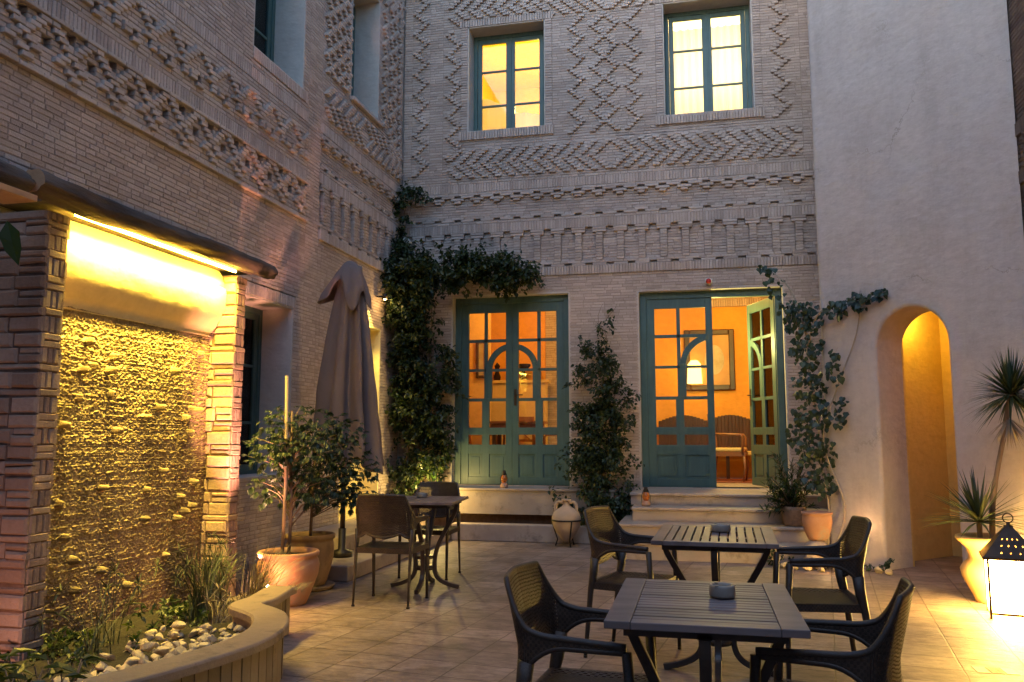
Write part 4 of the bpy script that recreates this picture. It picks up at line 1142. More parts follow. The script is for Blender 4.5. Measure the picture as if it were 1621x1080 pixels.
# ------------------------------------------------------------------ big pierced lantern
def biglantern(loc,label,rot=212,s=.30,h=.385):
    t=thing('metal_lantern',(0,0,0),label,'lantern',None,local=True); hs=s/2
    m=MB()
    for i,j in((-1,-1),(1,-1),(1,1),(-1,1)): m.box(i*hs-.008,i*hs+.008,j*hs-.008,j*hs+.008,0,h+.03)
    for z0_,z1_ in((.028,.044),(h+.014,h+.03)):
        for s_ in(-1,1): m.box(-hs+.008,hs-.008,s_*hs-.007,s_*hs+.007,z0_,z1_); m.box(s_*hs-.007,s_*hs+.007,-hs+.008,hs-.008,z0_,z1_)
    m.build('frame',M['lampiron'],t)
    for k in range(4):
        T=Matrix.Rotation(k*PI/2,4,'Z'); g=MB(); g.box(-hs+.01,hs-.01,hs-.003,hs,.045,h+.013,0,T); g.build('pane',emitpane,t)
    # pyramid roof with real punched crescents
    m=MB(); ov=hs+.028; z0=h+.03; zt=h+.235; n=11
    for k in range(4):
        T=Matrix.Rotation(k*PI/2,4,'Z')
        def pt(u,v): # u in -1..1 across, v 0..1 up
            w=(ov-.035*0)*(1-v)+.022*v; return T@Vector((u*w,w,z0+(zt-z0)*v))
        rows__=14; 
        for j in range(rows__):
            cols=22
            for i in range(cols):
                u0=-1+2*i/cols;u1=-1+2*(i+1)/cols;v0=j/rows__;v1=(j+1)/rows__
                q=[pt(u0,v0),pt(u1,v0),pt(u1,v1),pt(u0,v1)]
                hole=(j in(2,5,8)) and ((i+j)%4==1) and 2<i<cols-3
                if hole:
                    c=sum(q,Vector())/4; inn=[c+(p-c)*.72 for p in q]; inn[2]=inn[2].lerp(c,.3);inn[3]=inn[3].lerp(c,.3)
                    m.add(q+inn,[(0,1,5,4),(1,2,6,5),(2,3,7,6),(3,0,4,7)])
                else: m.add(q,[(0,1,2,3)])
    for s_ in range(4):
        T=Matrix.Rotation(s_*PI/2,4,'Z'); m.box(-ov,ov,ov-.004,ov+.004,z0-.012,z0+.004,0,T)
    rf=m.build('roof',M['lampiron'],t,solid=.003)
    m=MB(); m.lathe([(.03,zt-.012),(.03,zt+.006),(.012,zt+.014),(.012,zt+.03),(0,zt+.032)],12)
    m.tube([(.032*math.cos(a),0,zt+.058+.032*math.sin(a)) for a in [2*PI*k/20 for k in range(21)]],.0045,6,cap=False); m.build('ring',M['lampiron'],rf)
    m=MB(); m.lathe([(0,.05),(.03,.05),(.03,.12),(.0,.125)],16); m.build('candle',M['white'],t)
    t.location=loc; t.rotation_euler=(0,0,math.radians(rot-225)); return t
emitpane=emit('lantern_glass',(1.,.64,.15),180)
biglantern((2.12,6.60,0),'large dark metal lantern with a pierced pyramid roof and glowing panes')
# brown block at the right edge
o=MB(); o.box(2.03,2.54,5.35,6.06,0.001,.15); o=o.build('stone_block',M['logcut'],bevel=.012,origin=(2.3,5.7,0)); tag(o,'low brown block on the floor, cut by the right edge, before the glowing lantern','block')
# ------------------------------------------------------------------ rooms seen through the doors and windows
def roombox(name,x0,x1,y0,y1,z0,z1,wm,cm,fm,label,cut=None,parent=None):
    t=thing(name,((x0+x1)/2,y0,z0),label,'room')
    m=MB(); th=.05
    m.box(x0-th,x0,y0,y1,z0,z1); m.box(x1,x1+th,y0,y1,z0,z1); m.box(x0,x1,y1,y1+th,z0,z1); m.build('wall',wm,t)
    m=MB(); m.box(x0,x1,y0,y1,z1,z1+th); m.build('ceiling',cm,t)
    m=MB(); m.box(x0,x1,y0-.15 if z0<1 else y0,y1,z0-th,z0-.002); m.build('floor',fm,t)
    return t
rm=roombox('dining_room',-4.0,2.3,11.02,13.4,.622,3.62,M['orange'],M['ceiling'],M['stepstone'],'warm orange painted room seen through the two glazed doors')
mb=MB(); mpI=lambda u,z,n:(u,13.39-n,z); brickwall(mb,mpI,-3.95,-2.0,seq(.63,[(80,'b')]),[(-3.95,-2.45,1.2,3.6)],random.Random(4)); mb.build('brick_pier',[M['brick'],M['mortar']],rm)
mb=MB(); brickwall(mb,lambda u,z,n:(u,13.36-n,z),-1.0,2.2,seq(3.30,[(1,'s',.12,None,.03),(4,'b')]),[],random.Random(4)); mb.build('cornice',[M['brick'],M['mortar']],rm)
m=MB(); m.box(-3.5,-2.35,13.08,13.30,2.12,2.17); m.box(-3.45,-2.40,13.12,13.3,.622,2.12,0); m.build('mantelpiece',M['ceiling'],rm,bevel=.006)
def vase(x,y,z,pr,lb,mt=None):
    m=MB(); m.lathe([(r,q) for r,q in pr],20,(0,0,0)); o=m.build('vase',mt or M['matte']); o.location=(x,y,z); tag(o,lb,'vase','ornaments on the mantelpiece')
vase(-3.22,13.18,2.172,[(0,0),(.05,0),(.06,.06),(.03,.14),(.035,.2),(.05,.24),(.0,.3)],'dark ornament at the left end of the mantelpiece behind the glazed door')
vase(-2.97,13.18,2.172,[(0,0),(.022,0),(.022,.26),(0,.27)],'slim dark candle on the mantelpiece behind the glazed door')
vase(-2.78,13.18,2.172,[(0,0),(.08,0),(.03,.08),(.03,.15),(.12,.23),(.12,.26),(0,.25)],'wide dark footed bowl in the middle of the mantelpiece')
vase(-2.55,13.18,2.172,[(0,0),(.05,0),(.07,.1),(.05,.2),(.02,.24),(.025,.3),(0,.31)],'tall dark bottle vase at the right end of the mantelpiece')
def frame(name,x0,x1,y,z0,z1,w,inner,lb,cat):
    t=thing(name,((x0+x1)/2,y,z0),lb,cat); m=MB()
    m.box(x0,x0+w,y-.05,y,z0,z1); m.box(x1-w,x1,y-.05,y,z0,z1); m.box(x0+w,x1-w,y-.05,y,z0,z0+w); m.box(x0+w,x1-w,y-.05,y,z1-w,z1); m.build('frame',M['darkwood'],t,bevel=.012)
    m=MB(); m.box(x0+w-.005,x1-w+.005,y-.02,y-.004,z0+w-.005,z1-w+.005); m.build('canvas',inner,t); return t
fr=frame('framed_picture',-.20,.57,13.385,1.98,2.94,.085,M['pic'],'dark framed oval print hanging on the orange wall inside the open door','picture')
m=MB(); m.add([(.26+.15*math.cos(2*PI*k/28),13.360,2.46+.235*math.sin(2*PI*k/28)) for k in range(28)],[tuple(range(28))]); m.build('print',M['print'],fr)
# yellow reflection in the picture glass, added as a glowing cone on a bracket
wl=thing('wall_lamp',(-.07,13.2,2.3),'glowing yellow wall lamp seen through the arched pane of the right door','lamp')
m=MB(); m.lathe([(.05,.36),(.10,.30),(.115,.0),(.108,.0),(.095,.29),(.05,.35)],24,(-.05,13.2,2.08)); m.build('lamp_shade',emit('shade',(1,.62,.12),9),wl)
m=MB(); m.tube([(-.05,13.38,2.1),(-.05,13.2,2.1)],.012,8); m.build('bracket',M['darkwood'],wl)
# bench behind the chair
bn=thing('wooden_bench',(.75,13.0,.622),'dark carved wooden bench against the orange wall behind the armchair','bench')
m=MB(); m.box(-.62,1.5,12.85,13.2,.98,1.04); m.build('seat',M['seatcloth'],bn,bevel=.01)
m=MB()
for k in range(40):
    x=-.62+2.12*k/40; hh=1.50+.09*abs(math.sin(k*PI/13.3)); m.box(x,x+.0525,13.2,13.26,1.04,hh)
for k in range(13): m.box(-.58+.16*k,-.54+.16*k,13.19,13.2,1.1,1.45)
m.build('backrest',M['benchwood'],bn,bevel=.008)
for x in(-.60,.38,1.44):
    m=MB(); m.box(x,x+.05,12.87,12.92,.622,.978); m.build('leg',M['darkwood'],bn)
def woodchair(loc,rot,lb,arms=True,group='wooden dining chairs inside the room'):
    t=thing('wooden_chair',(0,0,0),lb,'chair',group,local=True)
    m=MB(); m.box(-.22,.22,-.22,.22,.42,.475); m.build('seat',M['seatcloth'],t,bevel=.02)
    m=MB(); m.box(-.23,.23,-.23,-.205,.36,.418); m.box(-.23,.23,.205,.23,.36,.418); m.box(-.23,-.205,-.2,.2,.36,.418); m.box(.205,.23,-.2,.2,.36,.418); m.build('seat_frame',M['wood'],t)
    for x,y in((-.21,-.21),(.21,-.21)):
        m=MB(); m.tube([(x,y,.36),(x*1.0,y-.01,.2),(x*1.03,y+.02,0)],[.022,.017,.014],8); m.build('leg',M['wood'],t)
    for x in(-.21,.21):
        m=MB(); m.tube([(x,.25,0),(x,.215,.36),(x,.22,.55),(x,.27,.95)],[.015,.02,.02,.016],8); m.build('leg',M['wood'],t)
    m=MB(); m.box(-.20,.20,.255,.28,.86,.95); m.box(-.2,.2,.225,.245,.55,.59)
    m.tube([(-.15,.235,.59),(0,.25,.72),(.15,.262,.86)],.012,6); m.tube([(.15,.235,.59),(0,.25,.72),(-.15,.262,.86)],.012,6); m.build('backrest',M['wood'],t,bevel=.003)
    if arms:
        for x in(-.235,.235):
            m=MB(); m.tube([(x,-.19,.40),(x,-.2,.62),(x,-.17,.66),(x,.0,.665),(x,.24,.67)],.016,8); m.build('armrest',M['wood'],t)
    t.location=loc; t.rotation_euler=(0,0,math.radians(rot))
woodchair((.42,12.25,.624),82,'wooden armchair with a yellow seat just inside the open door')
woodchair((-3.22,12.3,.624),100,'wooden chair at the left end of the dining table behind the closed glazed door')
woodchair((-2.75,12.75,.624),10,'wooden chair on the far side of the dining table behind the closed glazed door')
woodchair((-2.05,12.2,.624),-80,'wooden chair at the right end of the dining table behind the closed glazed door')
dt=thing('dining_table',(-2.65,12.25,.622),'dining table with a dark top behind the closed glazed door','table')
m=MB(); m.box(-3.1,-2.25,12.0,12.5,1.45,1.485); m.box(-3.05,-2.3,12.04,12.46,1.38,1.448); m.build('tabletop',M['wood'],dt,bevel=.004)
for x in(-3.02,-2.36):
    for y in(12.06,12.40):
        m=MB(); m.box(x,x+.05,y,y+.05,.622,1.379); m.build('leg',M['darkwood'],dt)
o=frame('side_picture',-3.42,-3.23,12.6,2.17,2.78,.045,M['print'],'small dark framed picture behind the left panes of the closed glazed door','picture')
pi=thing('partition',(-3.45,12.62,.622),'narrow cream wall stub with a picture inside the dining room','wall'); m=MB(); m.box(-3.98,-3.20,12.602,12.68,.622,3.61); m.build('wall',M['ceiling'],pi)
o=MB(); o.box(-.2,1.6,11.9,12.9,.622,.632); o=o.build('floor_rug',M['rug'],origin=(.7,12.4,.622)); tag(o,'red brown patterned rug on the pale floor inside the open door','rug')
# upper rooms
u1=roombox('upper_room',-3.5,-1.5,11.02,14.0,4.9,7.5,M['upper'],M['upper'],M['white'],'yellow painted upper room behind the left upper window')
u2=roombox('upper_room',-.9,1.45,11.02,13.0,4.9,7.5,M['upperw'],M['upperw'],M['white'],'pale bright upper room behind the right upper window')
m=MB()
V=[];F=[]
for i in range(21):
    for j in range(2): V.append((-3.0+.055*i,11.18+.02*math.sin(i*1.9),(5.4 if j==0 else 6.15)+(0 if j==0 else .03*math.sin(i*.5)-.022*i)))
for i in range(20): F.append((2*i,2*i+2,2*i+3,2*i+1))
cur_=bpy.data.materials.new('sheer'); cur_.use_nodes=True; nt=cur_.node_tree; nt.nodes.clear()
o_=nt.nodes.new('ShaderNodeOutputMaterial'); tl=nt.nodes.new('ShaderNodeBsdfTranslucent'); tl.inputs[0].default_value=(.95,.9,.75,1); df=nt.nodes.new('ShaderNodeBsdfDiffuse'); df.inputs[0].default_value=(.9,.85,.7,1)
mx=nt.nodes.new('ShaderNodeMixShader'); mx.inputs[0].default_value=.6; nt.links.new(df.outputs[0],mx.inputs[1]); nt.links.new(tl.outputs[0],mx.inputs[2]); nt.links.new(mx.outputs[0],o_.inputs[0])
m.add(V,F,0,True); o=m.build('curtain',cur_,solid=.002); tag(o,'pale draped cloth across the bottom of the left upper window','curtain')
m=MB(); V=[];F=[]
for i in range(61):
    for j in range(2): V.append((-.40+1.26*i/60,11.15+.02*math.sin(i*1.3),(5.3 if j==0 else 6.86)))
for i in range(60): F.append((2*i,2*i+2,2*i+3,2*i+1))
m.add(V,F,0,True); o=m.build('sheer_curtain',cur_,solid=.002); tag(o,'thin white curtain glowing across the right upper window','curtain')
# ------------------------------------------------------------------ foliage
def leaf(mb,p,d,up,L,w,fold=.25,curl=.2,mi=0,shape=0):
    d=d.normalized(); r=d.cross(up)
    if r.length<.01: r=d.orthogonal()
    r.normalize(); n=r.cross(d)
    if shape==0:   # pointed oval, folded along the midrib
        a=p; b=p+d*L*.35+n*fold*w*.0; tip=p+d*L-n*curl*L
        m1=p+d*L*.5-n*curl*L*.25
        l1=p+d*L*.32+r*w/2+n*fold*w; l2=p+d*L*.68+r*w*.38+n*fold*w*.6-n*curl*L*.4
        r1=p+d*L*.32-r*w/2+n*fold*w; r2=p+d*L*.68-r*w*.38+n*fold*w*.6-n*curl*L*.4
        mb.add([a,l1,l2,tip,r2,r1,m1],[(0,1,6),(1,2,3,6),(0,6,5),(6,3,4,5)],mi)
    else:          # heart shaped
        pts=[(0,.0),(.12,-.10),(.38,-.02),(.52,.22),(.44,.52),(.20,.80),(0,1.05)]
        V=[p-n*0.0]; 
        for u,v in pts[1:]: V.append(p+d*v*L+r*u*w-n*curl*L*v*v+n*fold*w*u)
        V2=[p+d*v*L-r*u*w-n*curl*L*v*v+n*fold*w*u for u,v in pts[1:-1]]
        mid=p+d*.4*L-n*curl*L*.16
        k=len(V); allv=V+V2+[mid]; mi_=len(allv)-1
        Fs=[]; 
        order=[0,1,2,3,4,5,6]
        for a,b in zip(order[:-1],order[1:]): Fs.append((a,b,mi_))
        o2=[0]+[7+i for i in range(5)]+[6]
        for a,b in zip(o2[:-1],o2[1:]): Fs.append((b,a,mi_))
        mb.add(allv,Fs,mi)
def rdir(r_,b=(0,0,0),k=1.):
    return Vector((r_.gauss(0,1)*k+b[0],r_.gauss(0,1)*k+b[1],r_.gauss(0,1)*k+b[2])).normalized()
def clump(mb,r_,c,rad,n,L,w,out=(0,-.5,0),ymax=None,shape=0,sub=10,spread=.10,droop=-.3):
    c=Vector(c); cen=[]
    for k in range(max(3,n//110)):
        q=rdir(r_); rr_=r_.random()**.45; cen.append((Vector((q.x*rad[0],q.y*rad[1],q.z*rad[2]))*rr_*1.02,r_.uniform(.05,.12)))
    for s in range(max(1,int(n*.82)//sub)):
        o_,rk=cen[r_.randrange(len(cen))]; q=rdir(r_); p=c+o_+q*rk*r_.random()**.5
        if r_.random()<.12: q=rdir(r_); p=c+Vector((q.x*rad[0],q.y*rad[1],q.z*rad[2]))*1.15
        if ymax and p.y>ymax: p.y=ymax-r_.random()*.04
        axis=rdir(r_,(q.x*.5+out[0],q.y*.3+out[1],q.z*.3-.1))
        for k in range(sub):
            pp=p+axis*spread*(k/sub)+rdir(r_)*spread*.35
            if ymax and pp.y>ymax: pp.y=ymax
            dd=rdir(r_,(axis.x+out[0],axis.y+out[1],axis.z+droop),.8)
            sc_=r_.uniform(.65,1.25)
            leaf(mb,pp,dd,rdir(r_,(0,-.4,1.2),.5),L*sc_,w*sc_,r_.uniform(.05,.35),r_.uniform(0,.4),0,shape)
def stems(mb,r_,p0,p1,n,rad,wig=.08,seg=10):
    for k in range(n):
        a=Vector(p0)+rdir(r_)*.05; b=Vector(p1)+rdir(r_)*.15; pts=[]
        ph=r_.uniform(0,6)
        for i in range(seg+1):
            t=i/seg; pts.append(a.lerp(b,t)+Vector((math.sin(t*7+ph),-.4*abs(math.cos(t*6+ph)),.3*math.sin(t*9+ph)))*wig*math.sin(t*PI*.9+.15))
        mb.tube(pts,[rad*(1-.6*i/seg) for i in range(seg+1)],6)
def plant(name,loc,label,cat,clumps,lm,L,w,seed,stemspec=(),ymax=10.57,shape=0,group=None,sm='bark',sub=10,out=(0,-.5,0),spread=.10,wig=.08,droop=-.3):
    t=thing(name,loc,label,cat,group); r_=random.Random(seed); m=MB()
    for c,rad,n in clumps: clump(m,r_,c,rad,n,L,w,out,ymax,shape,sub,spread,droop)
    m.build('foliage',M[lm],t)
    if stemspec:
        s=MB()
        for a,b,n,rad in stemspec: stems(s,r_,a,b,n,rad,wig)
        s.build('stem',M[sm],t)
    return t
# big climber in the corner and over the closed door
cl=[((-3.85,10.3,3.15),(.20,.22,.5),2300),((-3.65,10.15,3.30),(.35,.35,.38),3400),((-3.2,10.2,3.42),(.42,.34,.26),3000),((-2.75,10.22,3.42),(.38,.32,.24),2400),((-2.35,10.28,3.36),(.30,.26,.19),1500),((-2.12,10.33,3.34),(.17,.20,.14),450),
 ((-3.7,10.25,2.75),(.34,.28,.40),2900),((-3.65,10.28,2.2),(.36,.26,.42),2700),((-3.55,10.28,1.65),(.42,.26,.42),2900),((-3.55,10.25,1.1),(.42,.28,.42),2800),((-3.6,10.2,.72),(.38,.26,.25),1500),((-3.2,10.35,1.9),(.14,.16,.5),700),
 ((-3.85,10.45,4.45),(.17,.13,.17),420),((-3.72,10.48,4.55),(.2,.08,.10),200),((-3.92,10.46,4.1),(.10,.10,.28),240),((-3.9,10.4,3.8),(.16,.14,.24),420),((-3.86,10.0,3.35),(.08,.3,.16),400)]
plant('climbing_vine',(-3.6,10.4,.3),'large dark climber filling the corner and spilling over the closed glazed door','climber',cl,'leafdark',.060,.036,1,[((-3.75,10.45,.3),(-3.8,10.4,3.2),5,.016),((-3.5,10.45,.3),(-3.4,10.4,3.0),4,.012),((-3.9,10.5,3.2),(-3.85,10.5,4.5),2,.008)])
cl=[((-1.25,10.15,.55),(.45,.34,.30),3200),((-1.22,10.22,.95),(.38,.28,.30),2700),((-1.2,10.27,1.35),(.33,.24,.28),2100),((-1.18,10.3,1.75),(.27,.20,.26),1500),((-1.22,10.35,2.1),(.22,.15,.22),800),((-1.38,10.4,2.35),(.13,.10,.18),260),((-1.15,10.42,2.5),(.06,.06,.25),160),((-1.08,10.45,2.75),(.03,.04,.12),50),((-.88,10.35,1.62),(.13,.12,.16),200),((-1.5,10.4,1.9),(.08,.08,.22),120),((-1.0,9.95,.36),(.26,.2,.2),900)]
plant('climbing_shrub',(-1.2,10.3,.2),'dense dark shrub climbing the brick between the two glazed doors','shrub',cl,'leafdark',.052,.031,2,[((-1.2,10.45,.2),(-1.2,10.45,2.2),5,.012),((-1.2,10.45,2.2),(-1.08,10.5,2.85),2,.005)])
# airy vine with heart leaves by the plaster wall
t=thing('heart_leaf_vine',(1.25,9.2,.1),'airy vine with large heart shaped leaves climbing beside the plaster wall','climber')
r_=random.Random(6); m=MB(); s=MB()
VP=[[(1.18,8.72,.05),(1.24,8.86,.5),(1.20,8.95,.95),(1.18,8.95,1.4),(1.12,8.98,1.9),(1.10,9.0,2.35),(1.02,9.0,2.62)],
    [(1.20,8.72,.05),(1.38,8.80,.55),(1.22,8.9,1.2),(1.36,8.78,1.75),(1.52,8.66,2.2),(1.58,8.62,2.5)],
    [(1.10,8.98,2.35),(1.0,9.05,2.75),(.88,9.15,2.95),(.78,9.3,3.08)],
    [(1.12,8.98,2.2),(1.22,8.92,2.5),(1.40,8.78,2.58),(1.60,8.60,2.55),(1.78,8.40,2.64)],
    [(1.12,8.98,2.3),(1.0,9.0,2.5),(.92,9.1,2.55)],[(1.14,8.97,1.4),(1.0,8.95,1.45),(.92,8.95,1.3)],[(1.14,8.97,.95),(1.02,8.9,1.1),(.95,8.9,.95)]]
for P_ in VP:
    pts=catmull([Vector(p) for p in P_],6); s.tube(pts,[.012-.007*i/len(pts) for i in range(len(pts))],6)
DW=lambda p: Vector(p)
cl=[((1.10,8.95,2.48),(.22,.14,.17),150),((.98,9.02,2.58),(.18,.14,.12),60),((1.12,8.95,2.15),(.20,.14,.2),105),((1.14,8.93,1.8),(.22,.14,.2),120),((1.16,8.9,1.45),(.24,.15,.2),135),((1.14,8.9,1.1),(.22,.15,.2),125),((1.16,8.87,.80),(.18,.14,.16),75),
 ((1.55,8.60,2.58),(.17,.12,.10),75),((1.38,8.72,2.52),(.14,.1,.10),45),((1.72,8.44,2.62),(.09,.07,.06),28),((.72,9.3,3.1),(.05,.05,.04),12),((.84,9.15,2.85),(.14,.1,.12),20),((.80,9.25,3.05),(.07,.06,.05),14),((1.34,8.75,1.95),(.10,.08,.2),40),((.93,8.95,1.30),(.10,.1,.12),28),((1.38,8.74,1.5),(.09,.07,.2),26)]
for c,rad,n in cl:
    for k in range(int(n*.72)):
        q=rdir(r_)*r_.random()**.4; p=Vector(c)+Vector((q.x*rad[0],q.y*rad[1],q.z*rad[2]))
        if p.x+p.y>10.20: dlt=(p.x+p.y-10.20)/2+.01; p.x-=dlt;p.y-=dlt
        dd=rdir(r_,(-.3,-.5,-1.1),.6); sc_=r_.uniform(.55,1.2); leaf(m,p,dd,rdir(r_,(-.5,-1.0,.5),.35),.060*sc_,.060*sc_,r_.uniform(0,.3),r_.uniform(0,.35),0,1)
        if r_.random()<.3: s.tube([p,p-dd*.03+Vector((.01,.02,.04))],.0018,4)
m.build('foliage',M['leafvine'],t); s.build('stem',M['twig'],t)
# oleander by the steps
t=thing('potted_oleander',(.90,9.25,.34),'narrow leaved bush in a pot at the right end of the steps','potted plant')
r_=random.Random(9); m=MB(); s=MB(); base=Vector((.93,9.16,.50))
for k in range(40):
    a=r_.uniform(0,6.28); sp=r_.uniform(.05,.34); tip=base+Vector((math.cos(a)*sp*1.0-.03,math.sin(a)*sp*.7-.06,r_.uniform(-.08,.62)*(1-.5*sp)+.06))
    pts=[base,base.lerp(tip,.5)+Vector((0,0,.05)),tip]; s.tube(pts,[.006,.005,.003],5)
    for i in range(26):
        q=base.lerp(tip,.25+.75*i/26); d=rdir(r_,((tip-base).normalized()*1.1+Vector((0,0,.15)))[:],.8); leaf(m,q,d,Vector((0,0,1))+rdir(r_)*.3,r_.uniform(.07,.11),.017,.2,.15)
m.build('foliage',M['leafmid'],t); s.build('stem',M['bark'],t)
m=MB(); m.lathe([(0,0),(.09,0),(.10,.02),(.125,.15),(.14,.2),(.128,.2),(.115,.17)],28,(.93,9.16,.338)); m.build('pot',M['terracottadark'],t)
# small terracotta pot on blocks
blkt=boulder((1.06,8.55,.13),.115,.11,.13,3,M['slabstone'],'stone_block','rounded pale stone block carrying the small orange pot beside the steps','block')
pot((1.09,8.60,.265),[(0,0),(.085,0),(.095,.02),(.125,.09),(.14,.17),(.135,.22),(.13,.235),(.145,.245),(.145,.265),(.13,.268),(.12,.24)],M['terracotta'],'small orange terracotta pot on a rounded stone beside the steps',soilz=(.24,.122))
# light-edged stones at the foot of the vine
r_=random.Random(12)
for k,(x,y) in enumerate([(.76,8.62),(.86,8.56),(.96,8.50),(1.08,8.46),(1.20,8.44),(1.58,8.50),(1.66,8.42)]):
    o=bpy.data.objects.new('border_stone',rocks[k%8]); COL.objects.link(o); s_=r_.uniform(.048,.062); o.location=(x,y-.12,s_*.55); o.scale=(s_,s_*.9,s_*1.15); o.rotation_euler=(r_.uniform(-.2,.2),r_.uniform(-.2,.2),r_.uniform(0,6))
    tag(o,['pale border stone at the left end of the planted strip below the small pot','second pale border stone from the left below the small pot','third pale border stone from the left below the small pot','pale border stone directly below the small pot','pale border stone right of the small pot','pale stone left of the pair at the foot of the archway','pale stone nearest the left foot of the archway'][k],'stone','pale border stones by the archway')
plant('low_plant',(1.0,8.55,0),'low green ground plant behind the pale border stones','plant',[((.80,8.62,.06),(.14,.07,.07),260),((1.0,8.52,.07),(.16,.06,.08),300),((1.22,8.42,.06),(.12,.06,.07),200),((1.60,8.46,.06),(.10,.05,.08),150)],'leafmid',.035,.02,14,out=(0,-.3,.3),spread=.04,droop=.2)
# yucca palms in the urn
def yhead(m,r_,c,n,L,w,el0=-.5,el1=1.45,gr=.35):
    for k in range(n):
        a=r_.uniform(0,2*PI); e=el0+(el1-el0)*r_.random()**.9; d=Vector((math.cos(a)*math.cos(e),math.sin(a)*math.cos(e),math.sin(e)))
        l=L*r_.uniform(.75,1.1); r=d.cross(Vector((0,0,1))); r=(r if r.length>.05 else Vector((1,0,0))).normalized(); seg=5; V=[]
        for i in range(seg+1):
            t=i/seg; p=Vector(c)+d*l*t+Vector((0,0,-gr*l*t*t*math.cos(e)))+d*.02; ww=w*(.55+.9*t if t<.4 else (1-t)*1.5+.0)
            V+= [p+r*ww/2,p-Vector((0,0,ww*.18)),p-r*ww/2]
        F=[]
        for i in range(seg):
            for q in(0,1): b=i*3+q; F.append((b,b+1,b+4,b+3))
        m.add(V,F)
t=thing('yucca_palm',(2.13,7.12,.46),'spiky yucca with one low crown and one tall crown, growing in the ochre urn','plant')
r_=random.Random(15); m=MB(); yhead(m,r_,(2.08,7.10,.60),95,.44,.024,-.15,1.5,.22); m.build('low_crown',M['leafyucca'],t)
m=MB(); yhead(m,r_,(2.37,7.12,1.57),330,.37,.017,-.75,1.5,.30); m.build('tall_crown',M['leafyucca'],t)
m=MB(); yhead(m,r_,(2.34,7.12,1.40),60,.24,.015,-1.35,-.6,.1); m.build('dry_leaves',M['grassdry'] if 'grassdry' in M else M['twig'],t)
m=MB(); m.tube(catmull([Vector(p) for p in [(2.17,7.12,.44),(2.19,7.12,.75),(2.25,7.12,1.05),(2.31,7.12,1.3),(2.36,7.12,1.56)]],5),[.022]*8+[.018]*13,8); m.tube([(2.08,7.10,.44),(2.08,7.10,.62)],.02,8); m.build('trunk',M['bark'],t)
# potted trees on the left
def palm(m,r_,p,d,L,n=6):
    """palmate spray of leaflets"""
    d=d.normalized(); r=d.cross(Vector((0,0,1))); r=(r if r.length>.05 else Vector((1,0,0))).normalized()
    for k in range(n):
        a=(k-(n-1)/2)*2.1/(n-1); dd=d*math.cos(a)+r*math.sin(a)-Vector((0,0,.25)); leaf(m,p,dd,Vector((0,0,1)),L*(1-.25*abs(a)),L*.27,.15,.35)
def tree(loc,top,clumps,seed,label,stake=False,nspr=420,L=.062):
    t=thing('potted_tree',loc,label,'potted tree'); r_=random.Random(seed); m=MB(); s=MB()
    loc=Vector(loc); s.tube([loc,loc+Vector((.01,.0,.3)),Vector(top)],[.014,.012,.006],8)
    tot=sum(c[2] for c in clumps)
    for c,rad,w in clumps:
        for k in range(int(nspr*w/tot)):
            q=rdir(r_)*r_.random()**.4; p=Vector(c)+Vector((q.x*rad[0],q.y*rad[1],q.z*rad[2])); d=rdir(r_,(q.x,q.y-.3,q.z*.4-.2),.6); palm(m,r_,p,d,L*r_.uniform(.7,1.2),r_.choice((5,6,7)))
            if k%7==0:
                zz=min(p.z-.02,top[2]); a_=Vector((loc.x,loc.y,max(loc.z+.15,zz-.15))); s.tube([a_,a_.lerp(p,.5)+Vector((0,0,.04)),p],[.005,.004,.002],5)
    m.build('foliage',M['leafmid'],t); s.build('stem',M['bark'],t)
    if stake: g=MB(); g.tube([loc+Vector((-.03,-.05,-.06)),loc+Vector((-.015,-.05,.55)),Vector((loc.x-.035,loc.y-.05,1.72))],.0135,8); g.build('stake',M['stake'],t)
tree((-3.06,5.88,.37),(-3.08,5.9,1.45),[((-3.12,6.0,1.35),(.30,.24,.16),1.2),((-3.28,6.0,1.15),(.22,.22,.20),1.2),((-2.95,5.98,1.15),(.24,.22,.2),1.2),((-3.10,5.78,1.13),(.1,.08,.12),.4),((-3.25,6.0,.85),(.22,.2,.16),.7),((-2.92,5.95,.86),(.18,.2,.16),.7)],31,'leafy potted tree tied to a bare stake in the orange terracotta pot',True,520,.062)
tree((-3.20,6.52,.42),(-3.15,6.5,1.4),[((-2.98,6.45,1.28),(.28,.22,.20),1),((-2.85,6.45,1.0),(.26,.22,.24),1.2),((-3.15,6.5,.95),(.28,.22,.25),1.1),((-2.78,6.4,.78),(.2,.2,.12),.6)],32,'dark leafy potted tree behind, in the weathered pot below the umbrella',False,520,.062)
# papyrus and grasses in the planter
M['grassdry']=two((.26,.20,.11),(.36,.29,.17),4,.7,0,isl=(.6,1.25))
def tuft(loc,n,h,spread,seed,label,mt='grass',heads=0,lean=(0,0),name='grass_clump',wd=.0045,group=None):
    t=thing(name,loc,label,'ornamental grass',group); r_=random.Random(seed); m=MB()
    for k in range(n):
        a=r_.uniform(0,6.28); sp=spread*r_.random()**.7; b=Vector(loc)+Vector((r_.gauss(0,.03),r_.gauss(0,.03),0)); hh=h*r_.uniform(.6,1.1)
        dx=Vector((math.cos(a)*sp+lean[0],math.sin(a)*sp+lean[1],0)); r=Vector((-math.sin(a+.5),math.cos(a+.5),0)); seg=6; V=[]
        for i in range(seg+1):
            u=i/seg; p=b+dx*u**1.6+Vector((0,0,hh*(u-.28*u*u*(sp/spread+.2)))); w=wd*(1-.75*u); V+=[p+r*w,p-r*w]
        m.add(V,[(2*i,2*i+1,2*i+3,2*i+2) for i in range(seg)])
        if k<heads:
            for q in range(13):
                d=rdir(r_,(0,0,.25),.9); leaf(m,V[-1],d,Vector((0,0,1)),.085*r_.uniform(.7,1.1),.008,.1,.3)
    m.build('blades',M[mt],t)
